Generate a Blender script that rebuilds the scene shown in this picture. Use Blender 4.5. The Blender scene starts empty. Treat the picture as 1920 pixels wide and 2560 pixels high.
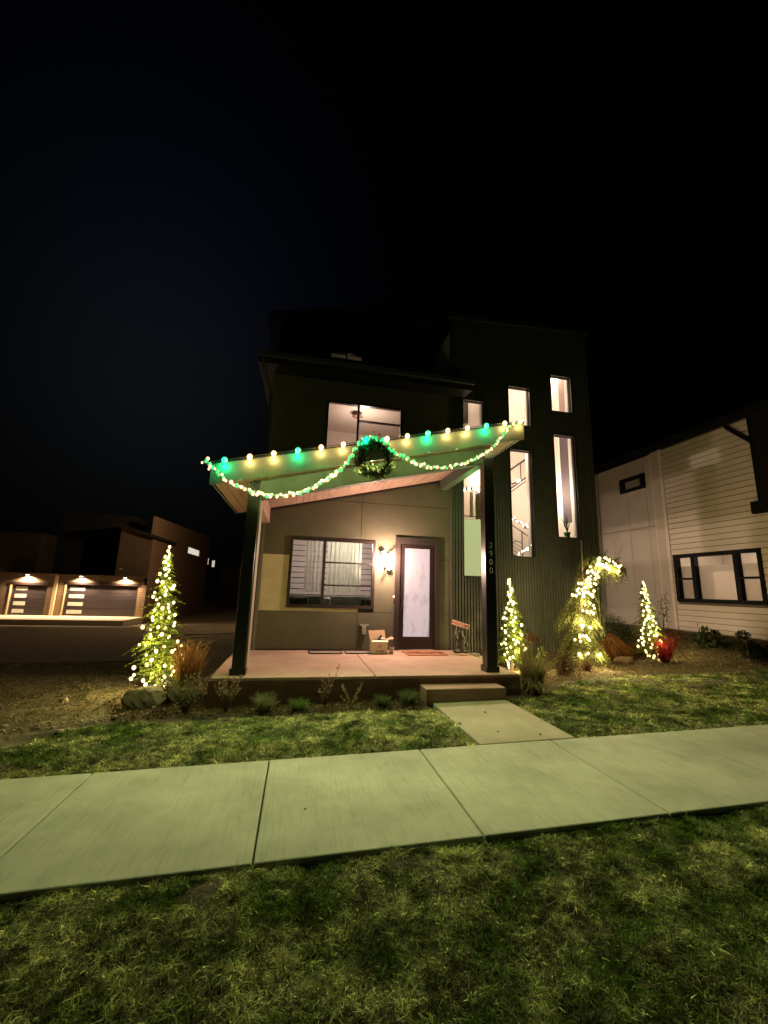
import bpy, bmesh, math, random
import numpy as np
from mathutils import Vector, Matrix, Quaternion
R = random.Random(7)
NR = np.random.RandomState(5)
sc = bpy.context.scene
col = sc.collection
rad = math.radians

# ------------------------------------------------------------------ camera
CAM_H = 1.75
yaw, pit, rol = rad(11.64), rad(10.79), rad(1.77)
f = Vector((math.sin(yaw)*math.cos(pit), math.cos(yaw)*math.cos(pit), math.sin(pit)))
r = Vector((math.cos(yaw), -math.sin(yaw), 0)); u = r.cross(f)
r2 = math.cos(rol)*r + math.sin(rol)*u; u2 = -math.sin(rol)*r + math.cos(rol)*u
cd = bpy.data.cameras.new('camera'); cam = bpy.data.objects.new('camera', cd); col.objects.link(cam)
cam.matrix_world = Matrix(((r2.x, u2.x, -f.x, 0), (r2.y, u2.y, -f.y, 0), (r2.z, u2.z, -f.z, CAM_H), (0, 0, 0, 1)))
cd.sensor_fit = 'HORIZONTAL'; cd.sensor_width = 36; cd.lens = 402.5/768*36
cd.clip_start = 0.05; cd.clip_end = 3000
sc.camera = cam

# ------------------------------------------------------------------ materials
MATS = {}
def mat(name, c, rough=.7, metal=0, c2=None, vs=3.0, vd=4, bump=0, bs=60, spec=.5, stretch=None, thr=(.35, .65)):
    if name in MATS: return MATS[name]
    m = bpy.data.materials.new(name); m.use_nodes = True; MATS[name] = m
    nt = m.node_tree; b = nt.nodes['Principled BSDF']
    b.inputs['Base Color'].default_value = (*c, 1); b.inputs['Roughness'].default_value = rough
    b.inputs['Metallic'].default_value = metal; b.inputs['Specular IOR Level'].default_value = spec
    tc = nt.nodes.new('ShaderNodeTexCoord'); vec = tc.outputs['Object']
    if stretch:
        mp = nt.nodes.new('ShaderNodeMapping'); mp.inputs['Scale'].default_value = stretch
        nt.links.new(vec, mp.inputs['Vector']); vec = mp.outputs['Vector']
    if c2:
        n = nt.nodes.new('ShaderNodeTexNoise'); n.inputs['Scale'].default_value = vs; n.inputs['Detail'].default_value = vd
        n.inputs['Roughness'].default_value = .65
        nt.links.new(vec, n.inputs['Vector'])
        cr = nt.nodes.new('ShaderNodeValToRGB'); cr.color_ramp.elements[0].position = thr[0]; cr.color_ramp.elements[1].position = thr[1]
        cr.color_ramp.elements[0].color = (*c, 1); cr.color_ramp.elements[1].color = (*c2, 1)
        nt.links.new(n.outputs['Fac'], cr.inputs['Fac']); nt.links.new(cr.outputs['Color'], b.inputs['Base Color'])
    if bump:
        n2 = nt.nodes.new('ShaderNodeTexNoise'); n2.inputs['Scale'].default_value = bs; n2.inputs['Detail'].default_value = 5
        nt.links.new(vec, n2.inputs['Vector'])
        bp = nt.nodes.new('ShaderNodeBump'); bp.inputs['Strength'].default_value = bump; bp.inputs['Distance'].default_value = .02
        nt.links.new(n2.outputs['Fac'], bp.inputs['Height']); nt.links.new(bp.outputs['Normal'], b.inputs['Normal'])
    return m
def emit(name, c, s):
    m = bpy.data.materials.new(name); m.use_nodes = True; nt = m.node_tree
    b = nt.nodes['Principled BSDF']; b.inputs['Base Color'].default_value = (*c, 1)
    b.inputs['Emission Color'].default_value = (*c, 1); b.inputs['Emission Strength'].default_value = s
    MATS[name] = m; return m
def bulb_mat(name, c, core, edge, hi, p=3.0):
    m = emit(name, c, 1); nt = m.node_tree; b = nt.nodes['Principled BSDF']; b.inputs['Base Color'].default_value = (.3, .3, .3, 1)
    lw = nt.nodes.new('ShaderNodeLayerWeight'); lw.inputs['Blend'].default_value = .5
    iv = nt.nodes.new('ShaderNodeMath'); iv.operation = 'SUBTRACT'; iv.inputs[0].default_value = 1; nt.links.new(lw.outputs['Facing'], iv.inputs[1])
    pw = nt.nodes.new('ShaderNodeMath'); pw.operation = 'POWER'; pw.inputs[1].default_value = p; nt.links.new(iv.outputs[0], pw.inputs[0])
    ml = nt.nodes.new('ShaderNodeMath'); ml.operation = 'MULTIPLY_ADD'; ml.inputs[1].default_value = hi-edge; ml.inputs[2].default_value = edge
    nt.links.new(pw.outputs[0], ml.inputs[0]); nt.links.new(ml.outputs[0], b.inputs['Emission Strength'])
    mx = nt.nodes.new('ShaderNodeMix'); mx.data_type = 'RGBA'; mx.inputs[6].default_value = (*c, 1); mx.inputs[7].default_value = (*core, 1)
    nt.links.new(pw.outputs[0], mx.inputs[0]); nt.links.new(mx.outputs[2], b.inputs['Emission Color']); return m
def attr_mat(name, rough=.8, trans=.25):
    m = bpy.data.materials.new(name); m.use_nodes = True; nt = m.node_tree; MATS[name] = m
    nt.nodes.remove(nt.nodes['Principled BSDF']); out = nt.nodes['Material Output']
    a = nt.nodes.new('ShaderNodeAttribute'); a.attribute_name = 'tint'
    d = nt.nodes.new('ShaderNodeBsdfDiffuse'); t = nt.nodes.new('ShaderNodeBsdfTranslucent'); mx = nt.nodes.new('ShaderNodeMixShader')
    mx.inputs[0].default_value = trans
    nt.links.new(a.outputs['Color'], d.inputs['Color']); nt.links.new(a.outputs['Color'], t.inputs['Color'])
    nt.links.new(d.outputs[0], mx.inputs[1]); nt.links.new(t.outputs[0], mx.inputs[2]); nt.links.new(mx.outputs[0], out.inputs['Surface'])
    return m
def glass_mat(name, tint=(1, 1, 1), refl=.06):
    m = bpy.data.materials.new(name); m.use_nodes = True; nt = m.node_tree; MATS[name] = m
    nt.nodes.remove(nt.nodes['Principled BSDF']); out = nt.nodes['Material Output']
    t = nt.nodes.new('ShaderNodeBsdfTransparent'); t.inputs['Color'].default_value = (*tint, 1)
    g = nt.nodes.new('ShaderNodeBsdfGlossy'); g.inputs['Roughness'].default_value = .03
    fr = nt.nodes.new('ShaderNodeFresnel'); fr.inputs['IOR'].default_value = 1.35
    mx = nt.nodes.new('ShaderNodeMixShader')
    nt.links.new(fr.outputs[0], mx.inputs[0]); nt.links.new(t.outputs[0], mx.inputs[1]); nt.links.new(g.outputs[0], mx.inputs[2])
    nt.links.new(mx.outputs[0], out.inputs['Surface']); return m

M_panel = mat('olive_panel', (.070, .063, .036), .75, c2=(.088, .078, .046), vs=2.5, bump=.12, bs=90)
M_wallback = mat('wall_backing', (.02, .018, .015), .8)
M_pale = mat('tan_panel', (.36, .31, .18), .75, c2=(.43, .37, .22), vs=2, bump=.1, bs=80)
M_metal = mat('dark_corrugated', (.055, .054, .044), .5, metal=.0, c2=(.07, .068, .055), vs=4)
M_black = mat('black_paint', (.018, .016, .015), .45, c2=(.026, .023, .021), vs=8, bump=.05, bs=40)
M_col = mat('gloss_black_paint', (.014, .012, .011), .3, spec=.5)
M_frame = mat('bronze_frame', (.022, .013, .012), .4)
M_doorwood = mat('dark_door_paint', (.014, .008, .008), .35, c2=(.02, .011, .010), vs=6)
M_doorframe = mat('door_casing_paint', (.028, .020, .018), .4)
M_fascia = mat('fascia_paint', (.095, .10, .075), .6, c2=(.13, .13, .10), vs=5, bump=.1, bs=50)
M_beam = mat('beam_paint', (.035, .045, .030), .6, c2=(.05, .062, .042), vs=5, bump=.08, bs=40)
M_plank = mat('ceiling_plank', (.26, .155, .12), .6, c2=(.36, .23, .18), vs=9, stretch=(1, .12, 1), bump=.1)
M_roof = mat('roof_metal', (.012, .012, .012), .7, c2=(.016, .016, .016), spec=.2)
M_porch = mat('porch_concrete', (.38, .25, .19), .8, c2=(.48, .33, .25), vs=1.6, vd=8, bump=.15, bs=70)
M_riser = mat('riser_concrete', (.16, .085, .055), .85, c2=(.21, .12, .08), vs=3, bump=.2, bs=50)  # darker, redder concrete for the porch front
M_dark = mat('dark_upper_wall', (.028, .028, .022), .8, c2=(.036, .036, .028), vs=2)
M_upper = mat('upper_olive_wall', (.075, .075, .05), .8, c2=(.095, .092, .062), vs=2, bump=.15, bs=80)
M_intwall = mat('cream_plaster', (.70, .62, .54), .9, c2=(.74, .66, .57), vs=2)
M_intdark = mat('dark_interior_paint', (.10, .075, .08), .8)
M_white = mat('white_trim', (.72, .70, .66), .6)
M_glass = glass_mat('clear_glass')

# ------------------------------------------------------------------ mesh helpers
class MB:
    def __init__(s): s.v = []; s.f = []; s.c = []
    def add(s, vs, fs):
        o = len(s.v); s.v += [tuple(x) for x in vs]; s.f += [tuple(i+o for i in q) for q in fs]; return s
    def box(s, x0, x1, y0, y1, z0, z1):
        return s.add([(x0,y0,z0),(x1,y0,z0),(x1,y1,z0),(x0,y1,z0),(x0,y0,z1),(x1,y0,z1),(x1,y1,z1),(x0,y1,z1)],
                     [(0,3,2,1),(4,5,6,7),(0,1,5,4),(1,2,6,5),(2,3,7,6),(3,0,4,7)])
    def hexa(s, p):  # 8 corners, same order as box
        return s.add(p, [(0,3,2,1),(4,5,6,7),(0,1,5,4),(1,2,6,5),(2,3,7,6),(3,0,4,7)])
    def quad(s, a, b, c, d): return s.add([a,b,c,d], [(0,1,2,3)])
    def slope(s, x0, x1, y0, y1, zb, zt):  # zb, zt functions of (x, y)
        P = [(x0,y0),(x1,y0),(x1,y1),(x0,y1)]
        return s.hexa([(x,y,zb(x,y)) for x,y in P]+[(x,y,zt(x,y)) for x,y in P])
    def rbox(s, c, size, M3):
        hx, hy, hz = [q/2 for q in size]; P = []
        for z in (-hz, hz):
            for x, y in ((-hx,-hy),(hx,-hy),(hx,hy),(-hx,hy)): P.append(Vector(c)+M3@Vector((x,y,z)))
        return s.hexa(P)
    def tube(s, pts, rs, n=6, cap=True):
        pts = [Vector(p) for p in pts]
        if not hasattr(rs, '__len__'): rs = [rs]*len(pts)
        o = len(s.v); k = len(pts); up = None
        for i, p in enumerate(pts):
            d = (pts[min(i+1,k-1)]-pts[max(i-1,0)])
            d = d.normalized() if d.length > 1e-9 else Vector((0,0,1))
            if up is None: up = Vector((1,0,0)) if abs(d.x) < .8 else Vector((0,1,0))
            a = d.cross(up); a = a.normalized() if a.length > 1e-6 else d.orthogonal().normalized()
            b = d.cross(a).normalized(); up = -(d.cross(a)).cross(d).cross(d) if False else up
            for j in range(n):
                t = 2*math.pi*j/n
                s.v.append(tuple(p+a*math.cos(t)*rs[i]+b*math.sin(t)*rs[i]))
        for i in range(k-1):
            for j in range(n):
                j2 = (j+1) % n
                s.f.append((o+i*n+j, o+i*n+j2, o+(i+1)*n+j2, o+(i+1)*n+j))
        if cap: s.f.append(tuple(o+j for j in range(n))[::-1]); s.f.append(tuple(o+(k-1)*n+j for j in range(n)))
        return s
    def lathe(s, prof, c=(0,0,0), n=16):  # prof [(r,z)]
        o = len(s.v); c = Vector(c)
        for rr, z in prof:
            for j in range(n):
                t = 2*math.pi*j/n; s.v.append(tuple(c+Vector((rr*math.cos(t), rr*math.sin(t), z))))
        for i in range(len(prof)-1):
            for j in range(n):
                j2 = (j+1) % n; s.f.append((o+i*n+j, o+i*n+j2, o+(i+1)*n+j2, o+(i+1)*n+j))
        s.f.append(tuple(o+j for j in range(n))[::-1]); s.f.append(tuple(o+(len(prof)-1)*n+j for j in range(n)))
        return s
    def ball(s, c, rx, ry=None, rz=None, nu=10, nv=6, M3=None):
        ry = rx if ry is None else ry; rz = rx if rz is None else rz
        o = len(s.v); c = Vector(c); M3 = M3 or Matrix.Identity(3)
        s.v.append(tuple(c+M3@Vector((0,0,-rz))))
        for i in range(1, nv):
            p = -math.pi/2+math.pi*i/nv
            for j in range(nu):
                t = 2*math.pi*j/nu
                s.v.append(tuple(c+M3@Vector((rx*math.cos(p)*math.cos(t), ry*math.cos(p)*math.sin(t), rz*math.sin(p)))))
        s.v.append(tuple(c+M3@Vector((0,0,rz)))); top = len(s.v)-1
        for j in range(nu):
            j2 = (j+1) % nu
            s.f.append((o, o+1+j2, o+1+j)); s.f.append((top, top-nu+j, top-nu+j2))
            for i in range(nv-2):
                a = o+1+i*nu; s.f.append((a+j, a+j2, a+nu+j2, a+nu+j))
        return s
def link(name, me, m, parent=None, loc=None, smooth=False):
    if m is not None and not me.materials: me.materials.append(m)
    if smooth: me.polygons.foreach_set('use_smooth', [True]*len(me.polygons))
    o = bpy.data.objects.new(name, me); col.objects.link(o)
    if parent is not None:
        o.parent = parent
        if parent.type == 'EMPTY' and parent.get('_w', 0) == 0 and loc is None: o.matrix_parent_inverse = Matrix.Translation(-parent.location)
    if loc is not None: o.location = loc
    return o
def obj(name, mb, m, parent=None, smooth=False, loc=None, bevel=0):
    me = bpy.data.meshes.new(name); me.from_pydata(mb.v, [], mb.f); me.update()
    o = link(name, me, m, parent, loc, smooth)
    if bevel:
        b = o.modifiers.new('bevel', 'BEVEL'); b.width = bevel; b.segments = 2; b.limit_method = 'ANGLE'
    return o
def thing(name, label, cat, loc=(0,0,0), group=None):
    o = bpy.data.objects.new(name, None); col.objects.link(o); o.location = loc; o.empty_display_size = .2
    o['label'] = label; o['category'] = cat
    if group: o['group'] = group
    return o
def tag(o, label=None, cat=None, group=None, kind=None):
    if label: o['label'] = label
    if cat: o['category'] = cat
    if group: o['group'] = group
    if kind: o['kind'] = kind
    return o
def trimesh(name, V, T, m, tint=None, parent=None, loc=None, smooth=False):
    me = bpy.data.meshes.new(name)
    V = np.asarray(V, dtype=np.float32); T = np.asarray(T, dtype=np.int32)
    me.vertices.add(len(V)); me.vertices.foreach_set('co', V.ravel())
    me.loops.add(T.size); me.loops.foreach_set('vertex_index', T.ravel())
    me.polygons.add(len(T)); me.polygons.foreach_set('loop_start', np.arange(0, T.size, 3, dtype=np.int32))
    me.polygons.foreach_set('loop_total', np.full(len(T), 3, dtype=np.int32))
    if tint is not None:
        a = me.color_attributes.new('tint', 'FLOAT_COLOR', 'POINT')
        c = np.ones((len(V), 4), dtype=np.float32); c[:, :3] = tint; a.data.foreach_set('color', c.ravel())
    me.update(calc_edges=True); me.validate()
    return link(name, me, m, parent, loc, smooth)

# smooth value noise
_G = NR.rand(64, 64)
def vnoise(x, y, s):
    x = np.asarray(x)*s+100.3; y = np.asarray(y)*s+57.1
    xi = np.floor(x).astype(int); yi = np.floor(y).astype(int); fx = x-xi; fy = y-yi
    fx = fx*fx*(3-2*fx); fy = fy*fy*(3-2*fy); g = lambda a, b: _G[a % 64, b % 64]
    return (g(xi,yi)*(1-fx)+g(xi+1,yi)*fx)*(1-fy)+(g(xi,yi+1)*(1-fx)+g(xi+1,yi+1)*fx)*fy
def fbm(x, y, s, o=3):
    t = 0; a = .5; n = 0
    for k in range(o): t = t+a*vnoise(x, y, s*2**k); n += a; a *= .5
    return t/n
def sst(t): t = np.clip(t, 0, 1); return t*t*(3-2*t)
def G(x, y):
    x = np.asarray(x, dtype=float); y = np.asarray(y, dtype=float)
    z = .0184*np.clip(x, -8, 12)
    z = z-.045*(np.clip(y, 8, 40)-8)*sst((-x-.5)/3)
    z = z+.5*sst((x-8.2)/4)*sst((y-6)/3)
    return z
def g(x, y): return float(G(x, y))

# ------------------------------------------------------------------ ground
def axis(a, b, fine):
    pts = []; x = a
    for lo, hi, st in fine:
        pts += list(np.arange(lo, hi, st))
    return np.array(pts)
xs = np.concatenate([np.array([-900,-400,-200,-100,-60]), np.arange(-40,-8,1.0), np.arange(-8,-4,.2), np.arange(-4,8,.06), np.arange(8,16,.2), np.arange(16,40,2), np.array([60,100,200,400,900])])
ys = np.concatenate([np.array([-900,-400,-150,-50,-20,-8,-3]), np.arange(0,1.6,.2), np.arange(1.6,7.6,.05), np.arange(7.6,12,.12), np.arange(12,46,.8), np.array([50,60,80,120,200,400,900])])
XX, YY = np.meshgrid(xs, ys, indexing='ij')
ZZ = G(XX, YY)
near = sst((9+XX)/3)*sst((14-XX)/3)*sst((YY+1)/1)*sst((16-YY)/3)
rough = (fbm(XX, YY, 3, 3)-.5)*.09+(fbm(XX+9, YY, 11, 2)-.5)*.025
dirtm = sst((-2.2-XX)/.6)+sst((YY-6.3)/.4)*(YY < 11); dirtm = np.clip(dirtm, 0, 1)
slabm = sst((XX+1.5)/.15)*sst((4.15-XX)/.15)*sst((YY-6.5)/.1)
swm = sst((YY-2.95)/.12)*sst((4.75-YY)/.12)
wkm = sst((XX-2.05)/.1)*sst((3.52-XX)/.1)*sst((YY-4.5)/.1)
ZZ = ZZ+near*rough*(1-np.maximum(slabm, np.maximum(swm, wkm)))*(.6+.8*dirtm)-.035-.03*np.maximum(swm, wkm)
nx, ny = XX.shape
idx = np.arange(nx*ny).reshape(nx, ny)
a, b, c, d = idx[:-1,:-1].ravel(), idx[1:,:-1].ravel(), idx[1:,1:].ravel(), idx[:-1,1:].ravel()
M_soil = mat('soil', (.14, .105, .06), .95, c2=(.26, .21, .125), vs=2.3, vd=8, bump=.9, bs=35, thr=(.3, .7))
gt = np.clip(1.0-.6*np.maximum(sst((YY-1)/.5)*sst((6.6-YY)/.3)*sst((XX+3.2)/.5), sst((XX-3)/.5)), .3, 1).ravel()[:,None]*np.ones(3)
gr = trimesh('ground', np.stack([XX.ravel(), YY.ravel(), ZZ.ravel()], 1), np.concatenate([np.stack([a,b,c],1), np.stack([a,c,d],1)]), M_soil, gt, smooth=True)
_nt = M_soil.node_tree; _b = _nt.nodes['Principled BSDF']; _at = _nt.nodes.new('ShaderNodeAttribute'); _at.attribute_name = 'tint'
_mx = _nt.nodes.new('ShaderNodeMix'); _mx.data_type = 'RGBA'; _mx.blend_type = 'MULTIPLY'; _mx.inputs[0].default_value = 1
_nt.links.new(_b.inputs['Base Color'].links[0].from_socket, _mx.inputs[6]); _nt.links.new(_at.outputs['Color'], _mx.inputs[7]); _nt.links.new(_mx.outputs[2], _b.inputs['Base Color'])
tag(gr, kind='structure')

# ------------------------------------------------------------------ grass
def blades(px, py, h, w, lean, tintf, pz=None):
    n = len(px); pz = G(px, py)-.03 if pz is None else pz
    an = NR.rand(n)*2*math.pi; ld = NR.rand(n)*2*math.pi
    ax, ay = np.cos(an)*w/2, np.sin(an)*w/2
    lx, ly = np.cos(ld)*np.sin(lean), np.sin(ld)*np.sin(lean); lz = np.cos(lean)
    B = np.stack([px, py, pz], 1); A = np.stack([ax, ay, np.zeros(n)], 1)
    L = np.stack([lx*.45, ly*.45, lz], 1)*h[:,None]*.55
    T = np.stack([lx*1.5, ly*1.5, lz*.75], 1)*h[:,None]
    V = np.stack([B-A, B+A, B+L-A*.8, B+L+A*.8, B+T], 1).reshape(-1, 3)
    base = np.arange(n)[:,None]*5
    F = np.concatenate([base+np.array([0,1,3]), base+np.array([0,3,2]), base+np.array([2,3,4])], 0)
    return V, F, np.repeat(tintf, 5, axis=0)
def in_poly(x, y, P):
    r_ = np.zeros(len(x), bool); n = len(P)
    for i in range(n):
        x0, y0 = P[i]; x1, y1 = P[(i+1) % n]
        cnd = ((y0 > y) != (y1 > y)) & (x < (x1-x0)*(y-y0)/(y1-y0+1e-12)+x0)
        r_ ^= cnd
    return r_
M_grass = attr_mat('turf_blade', trans=.3)
def grass(name, P, dens, hh, ww, seed, dry=0.5):
    xs_ = [p[0] for p in P]; ys_ = [p[1] for p in P]
    n = int((max(xs_)-min(xs_))*(max(ys_)-min(ys_))*dens)
    x = NR.uniform(min(xs_), max(xs_), n); y = NR.uniform(min(ys_), max(ys_), n)
    edge = (fbm(x, y, 9, 2)-.5)*.09
    k = in_poly(x+edge*.5, y+edge, P)
    clump = fbm(x+seed, y, 4.5, 3); fine = fbm(x, y+seed, 16, 2)
    fine2 = fbm(x+7, y+3, 26, 2); k &= (clump*.4+fine*.3+fine2*.3+NR.normal(0, .05, n)) > .27; fine = fine*.4+fine2*.6
    x, y, clump, fine = x[k], y[k], clump[k], fine[k]; n = len(x)
    dryn = np.clip((fbm(x+31, y*1.3+seed, 3.7, 4)-.5)*3.4+dry+NR.normal(0, .25, n), 0, 1)[:,None]; tone = np.clip(.2+1.6*(fbm(x+3, y+5, 9, 2)-.3)+2.2*(fbm(x+3, y+5, 27, 2)-.3), .22, 2.3)[:,None]
    green = np.array([.10, .165, .030])*(.5+1.0*NR.rand(n, 1))*tone; tan = np.array([.54, .56, .25])*(.4+1.0*NR.rand(n, 1))*tone
    t = green*(1-dryn)+tan*dryn
    h = hh*np.clip(.2+3.2*(clump*.4+fine*.6-.33), .6, 2.0)*(.6+.8*NR.rand(n)); w = ww*(.7+.6*NR.rand(n)); big = NR.rand(n) < .07; w = np.where(big, w*2.0, w); t = np.where(big[:,None], t*1.25+np.array([.10,.11,.05]), t)
    lean = np.clip(NR.normal(.95, .35, n), .1, 1.45)
    pz = G(x, y)-.037+((fbm(x, y, 3, 3)-.5)*.09+(fbm(x+9, y, 11, 2)-.5)*.025)*.6*sst(np.minimum(np.abs(y-2.9), np.abs(y-4.75))/.12)*.98
    V, F, C = blades(x, y, h, w, lean, t, pz)
    return tag(trimesh(name, V, F, M_grass, C), kind='stuff')
tag(grass('verge_grass', [(-5,1.2),(7,1.2),(7,3.055),(-5,3.055)], 19000, .042, .0048, 3, .45), 'clumpy green and tan turf of the verge nearest the camera', 'grass')
tag(grass('front_lawn_grass', [(-4.4,4.65),(2.16,4.65),(2.16,6.12),(1.0,6.2),(-1.6,6.12),(-2.1,6.3),(-2.6,6.05),(-2.9,5.6),(-3.6,5.2)], 8000, .05, .0075, 11, .62), 'yellowish lawn between the porch planting and the sidewalk', 'grass')
tag(grass('side_lawn_grass', [(3.41,4.65),(14,4.65),(14,7.3),(10.4,7.3),(7.8,7.75),(6.3,7.6),(5.1,7.3),(4.1,6.5),(3.46,6.5)], 5400, .05, .009, 23, .42), 'green lawn right of the walkway up to the mulch bed', 'grass')

# ------------------------------------------------------------------ concrete
def sidewalk_mat():
    m = mat('sidewalk_concrete', (.40, .405, .31), .85, c2=(.56, .565, .44), vs=1.4, vd=9, bump=.12, bs=130, thr=(.36, .62))
    nt = m.node_tree; b = nt.nodes['Principled BSDF']
    tc = nt.nodes.new('ShaderNodeTexCoord')
    mp = nt.nodes.new('ShaderNodeMapping'); mp.inputs['Scale'].default_value = (22, 1.1, 1)
    n = nt.nodes.new('ShaderNodeTexNoise'); n.inputs['Scale'].default_value = 2.2; n.inputs['Detail'].default_value = 6
    cr = nt.nodes.new('ShaderNodeValToRGB'); cr.color_ramp.elements[0].position = .28; cr.color_ramp.elements[1].position = .52
    cr.color_ramp.elements[0].color = (.84, .85, .83, 1); cr.color_ramp.elements[1].color = (1, 1, 1, 1)
    src = b.inputs['Base Color'].links[0].from_socket
    mx = nt.nodes.new('ShaderNodeMix'); mx.data_type = 'RGBA'; mx.blend_type = 'MULTIPLY'; mx.inputs[0].default_value = 1
    L = nt.links.new
    L(tc.outputs['Object'], mp.inputs['Vector']); L(mp.outputs['Vector'], n.inputs['Vector']); L(n.outputs['Fac'], cr.inputs['Fac'])
    L(src, mx.inputs[6]); L(cr.outputs['Color'], mx.inputs[7])
    # small dark specks
    v = nt.nodes.new('ShaderNodeTexNoise'); v.inputs['Scale'].default_value = 45; v.inputs['Detail'].default_value = 2
    L(tc.outputs['Object'], v.inputs['Vector'])
    c3 = nt.nodes.new('ShaderNodeValToRGB'); c3.color_ramp.elements[0].position = .24; c3.color_ramp.elements[1].position = .3
    c3.color_ramp.elements[0].color = (.6, .58, .5, 1); c3.color_ramp.elements[1].color = (1, 1, 1, 1)
    L(v.outputs['Fac'], c3.inputs['Fac'])
    m2 = nt.nodes.new('ShaderNodeMix'); m2.data_type = 'RGBA'; m2.blend_type = 'MULTIPLY'; m2.inputs[0].default_value = 1
    L(mx.outputs[2], m2.inputs[6]); L(c3.outputs['Color'], m2.inputs[7]); L(m2.outputs[2], b.inputs['Base Color'])
    return m
M_side = sidewalk_mat()
sw = MB(); zt = lambda x, y: .0184*max(-8, min(x, 12)); zb = lambda x, y: zt(x, y)-.12
for k in range(-9, 12):
    x0 = -.16+1.6*k+.006; x1 = x0+1.588
    if x1 < -16 or x0 > 18: continue
    sw.slope(x0, x1, 3.05, 4.65, zb, zt)
tag(obj('sidewalk', sw, M_side, bevel=.012), kind='structure')
wk = MB().slope(2.17, 3.40, 4.662, 6.34, zb, zt)
M_walk = mat('walkway_concrete', (.33, .29, .21), .85, c2=(.42, .37, .27), vs=2, vd=9, bump=.2, bs=90)
tag(obj('walkway', wk, M_walk, bevel=.012), kind='structure')

# ================================================================== MAIN HOUSE
H = thing('modern_house', 'dark modern three-level house with corrugated metal tower and lit sloping porch roof', 'house', (1.5, 9.43, .2))
WY = 9.43
def cells(xs_, zs_, holes):
    xs_ = sorted(set(xs_)); zs_ = sorted(set(zs_)); out = {}
    for i in range(len(xs_)-1):
        for j in range(len(zs_)-1):
            cx, cz = (xs_[i]+xs_[i+1])/2, (zs_[j]+zs_[j+1])/2
            out[i, j] = not any(h[0] < cx < h[1] and h[2] < cz < h[3] for h in holes)
    return xs_, zs_, out
def holed(mb, x0, x1, z0, z1, ya, yb, holes):
    holes = [(max(h[0], x0), min(h[1], x1), max(h[2], z0), min(h[3], z1)) for h in holes if h[0] < x1 and h[1] > x0 and h[2] < z1 and h[3] > z0]
    X = [x0, x1]+[v for h in holes for v in h[:2]]; Z = [z0, z1]+[v for h in holes for v in h[2:]]
    X, Z, F = cells(X, Z, holes); nx_, nz_ = len(X)-1, len(Z)-1
    ok = lambda i, j: F.get((i, j), False)
    for i in range(nx_):
        for j in range(nz_):
            if not ok(i, j): continue
            a, b, c, d = X[i], X[i+1], Z[j], Z[j+1]
            mb.quad((a,ya,c),(b,ya,c),(b,ya,d),(a,ya,d)); mb.quad((b,yb,c),(a,yb,c),(a,yb,d),(b,yb,d))
            if not ok(i-1, j): mb.quad((a,yb,c),(a,ya,c),(a,ya,d),(a,yb,d))
            if not ok(i+1, j): mb.quad((b,ya,c),(b,yb,c),(b,yb,d),(b,ya,d))
            if not ok(i, j-1): mb.quad((a,yb,c),(b,yb,c),(b,ya,c),(a,ya,c))
            if not ok(i, j+1): mb.quad((a,ya,d),(b,ya,d),(b,yb,d),(a,yb,d))
    return mb
PW = (-.22, 1.76, 1.28, 2.86)            # porch window
DR = (2.30, 3.32, .36, 2.93)             # door opening
UW = (.42, 2.34, 4.95, 6.31)             # upper window
holesA = [PW, DR, UW]
wl = holed(MB(), -.87, 3.68, 0, 6.95, WY, WY+.12, holesA)
obj('wall', wl, M_wallback, H)
# panels, 10 mm proud with open reveals
pn = MB(); gp = .006
def panel(mb, x0, x1, z0, z1): holed(mb, x0+gp, x1-gp, z0+gp, z1-gp, WY-.012, WY-.001, holesA)
panel(pn, -.87, 1.40, 2.45, 3.78); panel(pn, 1.40, 3.68, 1.20, 3.78) if False else None
panel(pn, 1.76, 3.68, 1.20, 2.47); panel(pn, 1.40, 3.68, 2.47, 3.78)
panel(pn, -.87, 1.40, .37, 1.20); panel(pn, 1.40, 3.68, .37, 1.20)
panel(pn, -.87, 1.40, 3.78, 4.9); panel(pn, 1.40, 3.68, 3.78, 4.9)
panel(pn, 1.40, 1.76, 1.20, 1.28) if False else None
obj('wall_panel', pn, M_panel, H)
pp = MB(); panel(pp, -.87, 1.40, 1.20, 2.45)
tag(obj('wall_panel', pp, M_pale, H), 'pale tan wall panel beside and under the porch window')
up = MB(); holed(up, -.87, 3.68, 4.9, 6.93, WY-.012, WY-.001, holesA)
tag(obj('upper_wall_panel', up, M_upper, H))
# house side and back masses
obj('side_wall', MB().box(-.87, -.75, WY+.13, 14, -.5, 6.95), M_dark, H)
# base line flashing
obj('base_trim', MB().box(-.85, 2.28, WY-.018, WY-.013, .372, .40), M_frame, H)
tag(obj('corner_trim', MB().box(-.885, -.80, WY-.03, WY-.0135, .2, 6.9), mat('corner_trim_paint', (.12, .11, .09), .6), H))

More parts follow.
